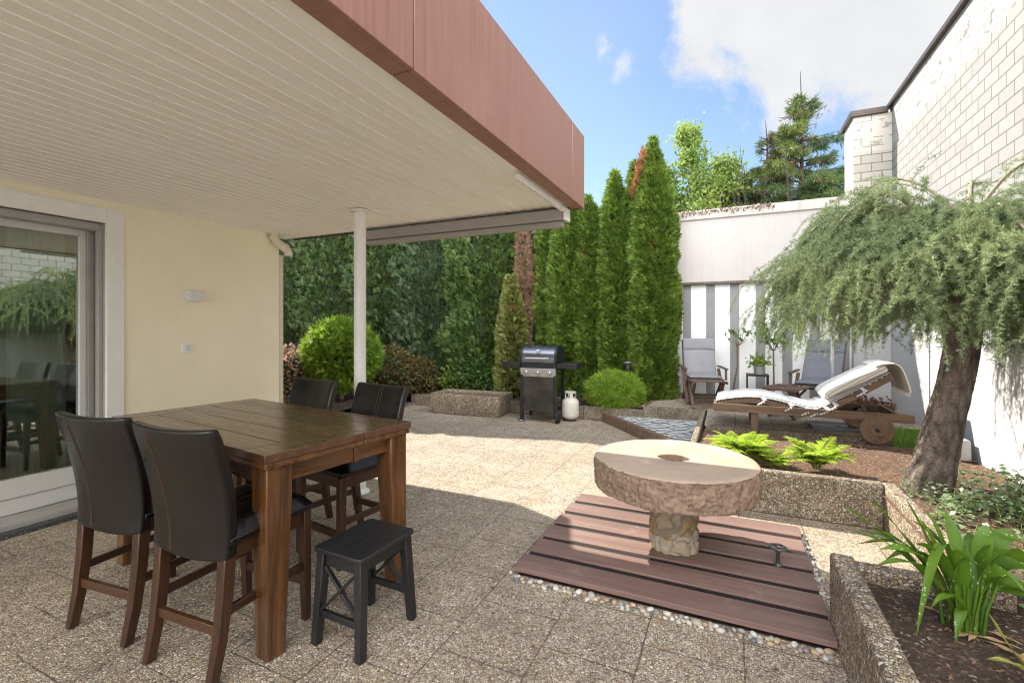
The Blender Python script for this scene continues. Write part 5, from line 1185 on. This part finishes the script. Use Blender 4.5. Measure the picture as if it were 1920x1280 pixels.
def spruce(label, x, y, ztop, z0, rmax, seed, dens=1.0, gaps=.1, spike=.5):
    q = np.random.default_rng(seed); t = thing('spruce_tree', label, 'tree', (x, y, 0), 0, 'ragged spruces behind the garden wall'); tr, dd = MB(), MB(); P, D, S = [], [], []; dP, dD, dS = [], [], []
    tr.tube([(0, 0, 0), (0, 0, z0), (.04, 0, ztop-spike), (.0, 0, ztop)], [.14, .11, .02, .006], 8)
    z = z0
    while z < ztop-spike*.5:
        u = (z-z0)/(ztop-z0); R_ = (rmax*(1-u)**.95+.05)*(.8+.4*mn.noise(Vector((z*1.4, seed, 0)))+.2)
        for k in range(9 if u < .5 else 7 if u < .75 else 5):
            a = q.uniform(0, 2*math.pi); L = R_*q.uniform(.55, 1.12); dead = q.random() < gaps*(1.8 if u > .35 else .6); pts = []
            for i in range(9): s = i/8; pts.append(np.array([math.cos(a)*L*s, math.sin(a)*L*s, z+L*(.20*s-.42*s*s+.28*s**3)*(1.0 if u < .6 else .2)+(.35*L*s if u > .75 else 0)]))
            tr.tube([tuple(p) for p in pts], [.016*(1-.85*i/8) for i in range(9)], 4, cap=False)
            nn = int(L*85*dens)
            for _ in range(nn):
                s = q.uniform(.12, 1)**.8; i = min(7, int(s*8)); f = s*8-i; p = pts[i]*(1-f)+pts[i+1]*f; w = L*.22*(1-s*.6); side = np.array([-math.sin(a), math.cos(a), 0])*q.uniform(-1, 1)
                p = p+side*w+np.array([0, 0, -abs(q.normal())*.05]); dirv = np.array([math.cos(a), math.sin(a), -.25])+side*.9+q.normal(size=3)*.25
                if dead:
                    if q.random() < .14: dP.append(p); dD.append(dirv); dS.append(q.uniform(.06, .11))
                else: P.append(p); D.append(dirv); S.append(q.uniform(.11, .21))
        z += (.16 if u < .7 else .13)
    for _ in range(int(14*gaps*10)):     # bare leaders standing out of the crown
        a = q.uniform(0, 2*math.pi); r_ = rmax*q.uniform(.3, .95); zz = z0+(ztop-z0)*q.uniform(.1, .35); hgt = q.uniform(.8, 2.0)
        pts = [(math.cos(a)*r_*(.7+.3*s), math.sin(a)*r_*(.7+.3*s), zz+hgt*s) for s in np.linspace(0, 1, 6)]; dd.tube(pts, [.016-.011*i/5 for i in range(6)], 4)
        for _ in range(7): s = q.uniform(.3, 1); p = np.array(pts[min(5, int(s*5))]); e = p+np.array([q.normal()*.12, q.normal()*.12, q.uniform(.05, .2)]); dd.tube([tuple(p), tuple(e)], [.008, .003], 3)
    global rng; rng = q
    v, f = stamp(BRUSH, P, D, S); raw_mesh('crown', v, f, M['spruce'], t)
    if dP: v, f = stamp(BRUSH, dP, dD, dS); raw_mesh('dead_needles', v, f, M['deadtwigs'], t)
    if dd.v: dd.build('dead_twigs', M['twig_dark'], t)
    tr.build('trunk', M['twig_dark'], t, smooth=True)
spruce('tall ragged spruce with bare spike behind the wall left of the brick pier', 1.50, 13.0, 7.55, 2.2, 2.15, 61, .95, .20, 1.2)
spruce('thin half dead spruce with bare twigs left of the tall spruce', .78, 13.1, 6.55, 2.4, 1.15, 62, .95, .28, .7)
spruce('low spruce behind the wall between the birches and the tall spruce', .30, 13.3, 5.6, 2.4, 1.25, 63, 1.1, .15, .5)

# --- saplings on stems at the striped wall
def sapling(label, pts, crown, n, seed, twn):
    q = np.random.default_rng(seed); t = thing('stemmed_sapling', label, 'sapling', pts[0], 0, 'stemmed saplings at the striped wall'); o = np.array(pts[0]); pts = [tuple(np.array(p)-o) for p in pts]
    MB().tube(pts, [.014-.004*i/len(pts) for i in range(len(pts))], 8).build('stem', M['twig'], t, smooth=True)
    m = MB(); top = np.array(pts[-1]); P, D = [], []
    for k in range(twn):
        a = q.uniform(0, 2*math.pi); e = top+np.array([math.cos(a)*crown*q.uniform(.4, 1), math.sin(a)*crown*q.uniform(.4, 1), crown*q.uniform(.6, 1.7)]); mid = (top+e)/2+np.array([math.cos(a), math.sin(a), 0])*.03
        m.tube([tuple(top), tuple(mid), tuple(e)], [.006, .004, .002], 4)
        for _ in range(n): s = q.uniform(.5, 1.05); P.append(top*(1-s)+e*s+q.normal(size=3)*.025); D.append((e-top)+q.normal(size=3)*.2)
    m.build('twigs', M['twig'], t); global rng; rng = q
    v, f = stamp(ROUND, P, D, q.uniform(.05, .10, len(P))); raw_mesh('leaves', v, f, M['shrub'], t)
sapling('bare stemmed sapling with few leaves right of the upright chair', [(.02, 8.30, .32), (.05, 8.31, .55), (.10, 8.3, .85), (.095, 8.3, 1.16)], .20, 2, 71, 13)
sapling('leafier stemmed sapling right of the side table', [(.60, 8.22, .32), (.60, 8.22, .7), (.595, 8.22, 1.10)], .23, 9, 72, 14)
q = np.random.default_rng(73); rng = q; n = 150; P = np.stack([q.normal(size=n)*.07, q.normal(size=n)*.06, .13+np.abs(q.normal(size=n))*.07], 1)
v, f = stamp(LEAF, P, q.normal(size=(n, 3))+np.array([0, 0, .8]), q.uniform(.04, .09, n)); raw_mesh('foliage', v, f, M['lime'], pot)

# --- ferns
def fern(label, x, y, z, L, nf, seed):
    q = np.random.default_rng(seed); t = thing('fern', label, 'fern', (x, y, z), 0, 'bright ferns in the bark bed'); P, D, S = [], [], []; st_ = MB(); N_ = []
    for k in range(nf):
        a = 2*math.pi*(k+q.uniform(-.4, .4))/nf; l = L*q.uniform(.65, 1.1); el = q.uniform(1.0, 1.5); pts = [np.array([math.cos(a)*.02, math.sin(a)*.02, 0])]; d = np.array([math.cos(a)*math.cos(el), math.sin(a)*math.cos(el), math.sin(el)])
        for i in range(18): pts.append(pts[-1]+d*l/18); d = d+np.array([math.cos(a)*.05, math.sin(a)*.05, -.068]); d /= np.linalg.norm(d)
        st_.tube([tuple(p) for p in pts[::3]], [.0025, .002, .002, .0015, .0012, .001, .0008][:len(pts[::3])], 4, cap=False)
        side = np.array([-math.sin(a), math.cos(a), 0])
        for i in range(3, 18):
            w = .20*l*math.sin(math.pi*min(1, (i-1)/17)**.7)*1.25+.008
            for s in (-1, 1):
                for h in (0, .5): p = pts[i]*(1-h)+pts[min(18, i+1)]*h; P.append(p); D.append(side*s+(pts[min(18, i+1)]-pts[i])/(l/18)*.55+q.normal(size=3)*.1); S.append(w*q.uniform(.85, 1.1)); N_.append([0, 0, 1])
    global rng; rng = q
    lf = (np.array([(0, 0, 0), (.4, .13, .03), (1, 0, -.08), (.4, -.13, .03)]), np.array([(0, 1, 2, 3)]))
    v, f = stamp(lf, P, D, S, N=np.array(N_, float)); raw_mesh('fronds', v, f, M['fern'], t); st_.build('stalks', M['lime'], t)
fern('large bright green fern just behind the millstone and planter wall', .14, 4.72, .26, .36, 34, 81)
fern('yellow green fern with upright fronds right of the larger fern', .66, 4.70, .26, .34, 28, 82)
fern('small fern at the left in front of the lounger leg', .02, 5.02, .25, .30, 22, 83)
fern('small pale fern between the two larger ferns', .33, 4.60, .265, .24, 18, 84)

# --- broad strap leaves
t = NT('spotted_lily_leaf'); g = t.n('ShaderNodeNewGeometry'); n = t.noise(6, 4); v_ = t.voro(58); c = t.mix(g.outputs['Random Per Island'], (.055, .135, .012), (.135, .265, .020)); c = t.mix(t.rng(n, .4, .7, 0, .4), c, (.19, .31, .03))
sp_ = t.math('MULTIPLY', t.math('LESS_THAN', v_.outputs['Distance'], .20), t.math('GREATER_THAN', t.noise(4.5, 2), .48)); c = t.mix(t.math('MULTIPLY', sp_, .75), c, (.62, .70, .42))
t.set(t.b.inputs['Base Color'], c); t.b.inputs['Roughness'].default_value = .48; wv = t.n('ShaderNodeTexWave'); t.l(t.obj(), wv.inputs[0]); wv.inputs['Scale'].default_value = 30
tl = t.n('ShaderNodeBsdfTranslucent'); t.set(tl.inputs[0], t.mix(.5, c, (.30, .46, .03))); mx = t.n('ShaderNodeMixShader'); mx.inputs[0].default_value = .35; t.l(t.b.outputs[0], mx.inputs[1]); t.l(tl.outputs[0], mx.inputs[2]); t.l(mx.outputs[0], t.out.inputs[0]); M['lily'] = t.m
t = NT('withered_leaf'); n = t.noise(7, 5, .6); c = t.mix(t.rng(n, .38, .52), (.17, .29, .03), (.50, .48, .12)); c = t.mix(t.rng(t.noise(11, 4, .6, v=t.vec(loc=(3, 3, 3))), .56, .66), c, (.34, .19, .08))
t.set(t.b.inputs['Base Color'], c); t.b.inputs['Roughness'].default_value = .5; tl = t.n('ShaderNodeBsdfTranslucent'); t.set(tl.inputs[0], c); mx = t.n('ShaderNodeMixShader'); mx.inputs[0].default_value = .35; t.l(t.b.outputs[0], mx.inputs[1]); t.l(tl.outputs[0], mx.inputs[2]); t.l(mx.outputs[0], t.out.inputs[0]); M['withered'] = t.m
def strap(mb, p0, tip, rise, w, fold=.25, droop=0, twist=0, stalk=.22, n=18):
    # leaf from p0 to tip, bulging upward by rise; narrow stalk, broad blade, pointed tip
    p0, tip = np.array(p0, float), np.array(tip, float); out = tip-p0; out[2] = 0; L = np.linalg.norm(out) or 1; sd = np.array([-out[1], out[0], 0])/L; V, F = [], []
    for i in range(n+1):
        s = i/n; p = p0*(1-s)+tip*s; p[2] += rise*math.sin(math.pi*s**.85)*1.0; p[2] -= droop*max(0, s-.6)**2*6
        b = .16 if s < .02 else max(.16*(1-s), math.sin(math.pi*min(1, max(0, (s-stalk*.55)/(1-stalk*.55)))**.92)**.75); ww = w*b/2*(1+.06*math.sin(s*9+w*90)); th = twist*s
        for u in (-1, -.5, 0, .5, 1):
            h = fold*abs(u)*ww+.012*math.sin(s*13+u*2)*ww/.04; V.append(p+sd*u*ww*math.cos(th)+np.array([0, 0, h+u*ww*math.sin(th)]))
    for i in range(n):
        for j in range(4): q = i*5+j; F.append((q, q+1, q+6, q+5))
    mb.add(V, F)
LB = np.array([.83, 2.42, .27]); ly = thing('spotted_lily', 'large lush plant with broad white spotted green leaves in the front planter', 'plant', tuple(LB)); m = MB(); q = np.random.default_rng(91)
def rel(lat, dep, h): return R2*lat+F2*dep+np.array([0, 0, h])
LV = [(-.34, .12, .52, .05, .040, .3), (-.36, .02, .44, .07, .036, .2), (-.335, -.05, .31, .10, .042, .3), (-.27, .08, .40, .09, .046, -.2), (-.21, .16, .54, .03, .052, .4), (-.155, .05, .57, .02, .055, -.3), (-.05, .1, .50, .05, .058, .3),
      (-.20, -.06, .42, .08, .056, .5), (-.10, -.08, .40, .10, .060, -.4), (.05, .14, .47, .06, .056, .4), (.12, .04, .44, .08, .072, .6), (.235, .05, .38, .11, .088, .8), (.20, -.04, .29, .13, .085, -.8), (.29, .0, .16, .14, .075, .3), (.31, .08, .25, .11, .078, .6), (.27, -.10, .09, .10, .066, .2),
      (-.235, -.11, .05, .25, .038, .2), (-.17, -.08, .15, .08, .036, .3), (-.02, -.08, .34, .09, .052, -.3), (-.01, .04, .45, .06, .056, .5), (-.12, -.12, .04, .08, .036, .2), (.13, -.08, .22, .11, .060, .5), (-.13, .02, .49, .05, .050, .2), (.09, .0, .38, .08, .062, -.5), (.17, .16, .34, .11, .066, .2), (.33, -.08, .03, .13, .066, .1),
      (-.28, .0, .36, .10, .042, -.4), (-.30, .10, .33, .12, .040, .3), (-.06, .16, .42, .08, .050, .3), (.02, .0, .30, .12, .055, .7), (.24, .12, .30, .12, .070, -.4), (-.24, .04, .28, .12, .040, .1)]
for lat, dep, h, rise, w, tw in LV:
    strap(m, q.normal(size=3)*np.array([.03, .03, 0]), rel(lat*1.2, dep, h*.88), rise*1.35, w*.95, .35, 0, tw, .16)
m.build('leaves', M['lily'], ly, smooth=True)
m = MB()
for k in range(26): a = q.uniform(0, 6.28); r_ = q.uniform(.01, .06); m.tube([(math.cos(a)*r_, math.sin(a)*r_, -.01), (math.cos(a)*r_*1.2, math.sin(a)*r_*1.2, .10), (math.cos(a)*r_*1.7, math.sin(a)*r_*1.7, .2)], [.007, .006, .004], 6)
m.build('stalks', M['lily'], ly, smooth=True)
m = MB()
for k in range(9): a = q.uniform(0, 6.28); strap(m, (math.cos(a)*.05, math.sin(a)*.05, .004), (math.cos(a)*.05+q.normal()*.09, math.sin(a)*.05+q.normal()*.09, .012), .012, .018, .2)
m.build('dry_leaves', plain('dry_leaf', (.32, .21, .11), .8, 0, .3, 30), ly, smooth=True)
wp = thing('withered_plant', 'yellowing withered broad leaves at the bottom right corner of the planter', 'plant', (.93, 2.06, .268)); m = MB()
for lat, dep, h, rise, w, tw in ((-.20, .03, .13, .05, .045, .5), (-.115, .10, .235, -.02, .06, .7), (-.06, .06, .12, .03, .06, -.3), (.06, .05, .16, .05, .06, .3), (-.13, -.04, .06, .04, .045, .2), (.02, .1, .2, .04, .05, .4)): strap(m, (0, 0, 0), rel(lat, dep, h), rise, w, .3, .0, tw, .1)
m.build('leaves', M['withered'], wp, smooth=True)

# --- ground cover, grass, dry creeper
q = np.random.default_rng(101); rng = q; n = 6500; x = q.uniform(1.12, 2.09, n); y = q.uniform(2.62, 4.95, n)
keep = (np.hypot(x-1.37, y-4.5) > .26) & ((np.array([mn.noise(Vector((a*2.6, b*2.6, 0))) for a, b in zip(x, y)])+.30+.5*(x-1.3)-.32*np.maximum(0, y-4.1)) > q.random(n)*.55); x, y = x[keep], y[keep]; n = len(x)
P = np.stack([x, y, .258+q.random(n)**1.4*.13], 1); v, f = stamp(ROUND, P, q.normal(size=(n, 3))*np.array([1, 1, .35])+np.array([0, 0, .15]), q.uniform(.026, .052, n), N=nrm(q.normal(size=(n, 3))*.4+np.array([0, 0, 1])))
m = MB()
for _ in range(260):
    i = q.integers(n); p = P[i].copy(); p[2] = .25; a = q.uniform(0, 6.28); m.tube([tuple(p), (p[0]+math.cos(a)*.06, p[1]+math.sin(a)*.06, p[2]+q.uniform(.06, .13)), (p[0]+math.cos(a)*.15, p[1]+math.sin(a)*.15, p[2]+q.uniform(.03, .11))], .0018, 3, cap=False)
vc = tag(raw_mesh('periwinkle', v, f, M['vinca']), 'periwinkle ground cover spreading round the larch trunk in the planter', 'ground cover', kind='stuff'); m.build('stems', M['lime'], vc)
n = 2600; P = np.stack([q.uniform(1.60, 2.06, n), q.uniform(6.24, 6.9, n), np.full(n, .18)], 1); bl_ = (np.array([(0, .035, 0), (0, -.035, 0), (.6, -.025, .0), (1, 0, 0)]), np.array([(0, 1, 2, 3)]))
v, f = stamp(bl_, P, q.normal(size=(n, 3))*np.array([.45, .45, .1])+np.array([0, 0, 1]), q.uniform(.07, .18, n)); tag(raw_mesh('grass', v, f, M['grass']), 'tuft of fresh grass between lounger wheel and white wall', 'grass', kind='stuff')
n = 420; u = q.random(n)**1.3; P = np.stack([-.95+1.6*u, np.full(n, 8.565)+q.normal(size=n)*.06, 3.455-np.abs(q.normal(size=n))*.045], 1); P[:, 1] = np.minimum(P[:, 1], 8.57)
v, f = stamp(LEAF, P, q.normal(size=(n, 3))-np.array([0, .2, .4]), q.uniform(.025, .06, n)); tag(raw_mesh('dry_creeper', v, f, M['deadtwigs']), 'dry brown creeper leaves hanging over the cap of the garden wall', 'creeper', kind='stuff')
# bark chips on the soil, dead twigs on the terrace edge
n = 2600; x = np.concatenate([q.uniform(-.28, 2.08, n//2), q.uniform(.56, 2.05, n//2)]); y = np.concatenate([q.uniform(4.3, 6.2, n//2), q.uniform(1.2, 2.6, n//2)])
zz = np.where(y > 4, .272-.05*(y-4.2)/2.1-.02*(x+.3)/2.4, .276-.028*(x-.46)/1.7)+.008
v, f = stamp((np.array([(0, 0, 0), (.5, .2, .05), (1, 0, 0), (.5, -.2, .05)]), np.array([(0, 1, 2, 3)])), np.stack([x, y, zz], 1), q.normal(size=(n, 3))*np.array([1, 1, .25]), q.uniform(.010, .032, n), N=nrm(q.normal(size=(n, 3))*.4+np.array([0, 0, 1])))
tag(raw_mesh('bark_chips', v, f, plain('bark_chip', (.20, .115, .07), .95, 0, .5, 60)), 'brown bark chips scattered over the planting soil', 'bark chips', kind='stuff')
# heap of brown leaves at the corner of the back wall
n = 700; P = np.stack([1.75+q.normal(size=n)*.17, 8.30+q.normal(size=n)*.08, .32+np.abs(q.normal(size=n))*.05], 1)
v, f = stamp(ROUND, P, q.normal(size=(n, 3)), q.uniform(.03, .07, n)); tag(raw_mesh('leaf_litter', v, f, M['deadtwigs']), 'small heap of brown leaf litter in the corner of the white walls', 'leaf litter', kind='stuff')

# a few fallen leaves on the paving
q = np.random.default_rng(140); rng = q; n = 90; x = np.concatenate([q.uniform(-4.2, .2, 60), q.uniform(-3.4, -.6, 30)]); y = np.concatenate([q.uniform(1.6, 7.0, 60), q.uniform(6.2, 7.1, 30)])
ok = ~((x > -1.25) & (y > 2.4) & (y < 4.0)); x, y = x[ok], y[ok]; n = len(x)
v, f = stamp(ROUND, np.stack([x, y, np.full(n, .006)], 1), q.normal(size=(n, 3))*np.array([1, 1, .12]), q.uniform(.015, .035, n), N=nrm(q.normal(size=(n, 3))*.25+np.array([0, 0, 1])))
tag(raw_mesh('fallen_leaves', v, f, M['deadtwigs']), 'few dry fallen leaves scattered over the aggregate paving', 'fallen leaves', kind='stuff')
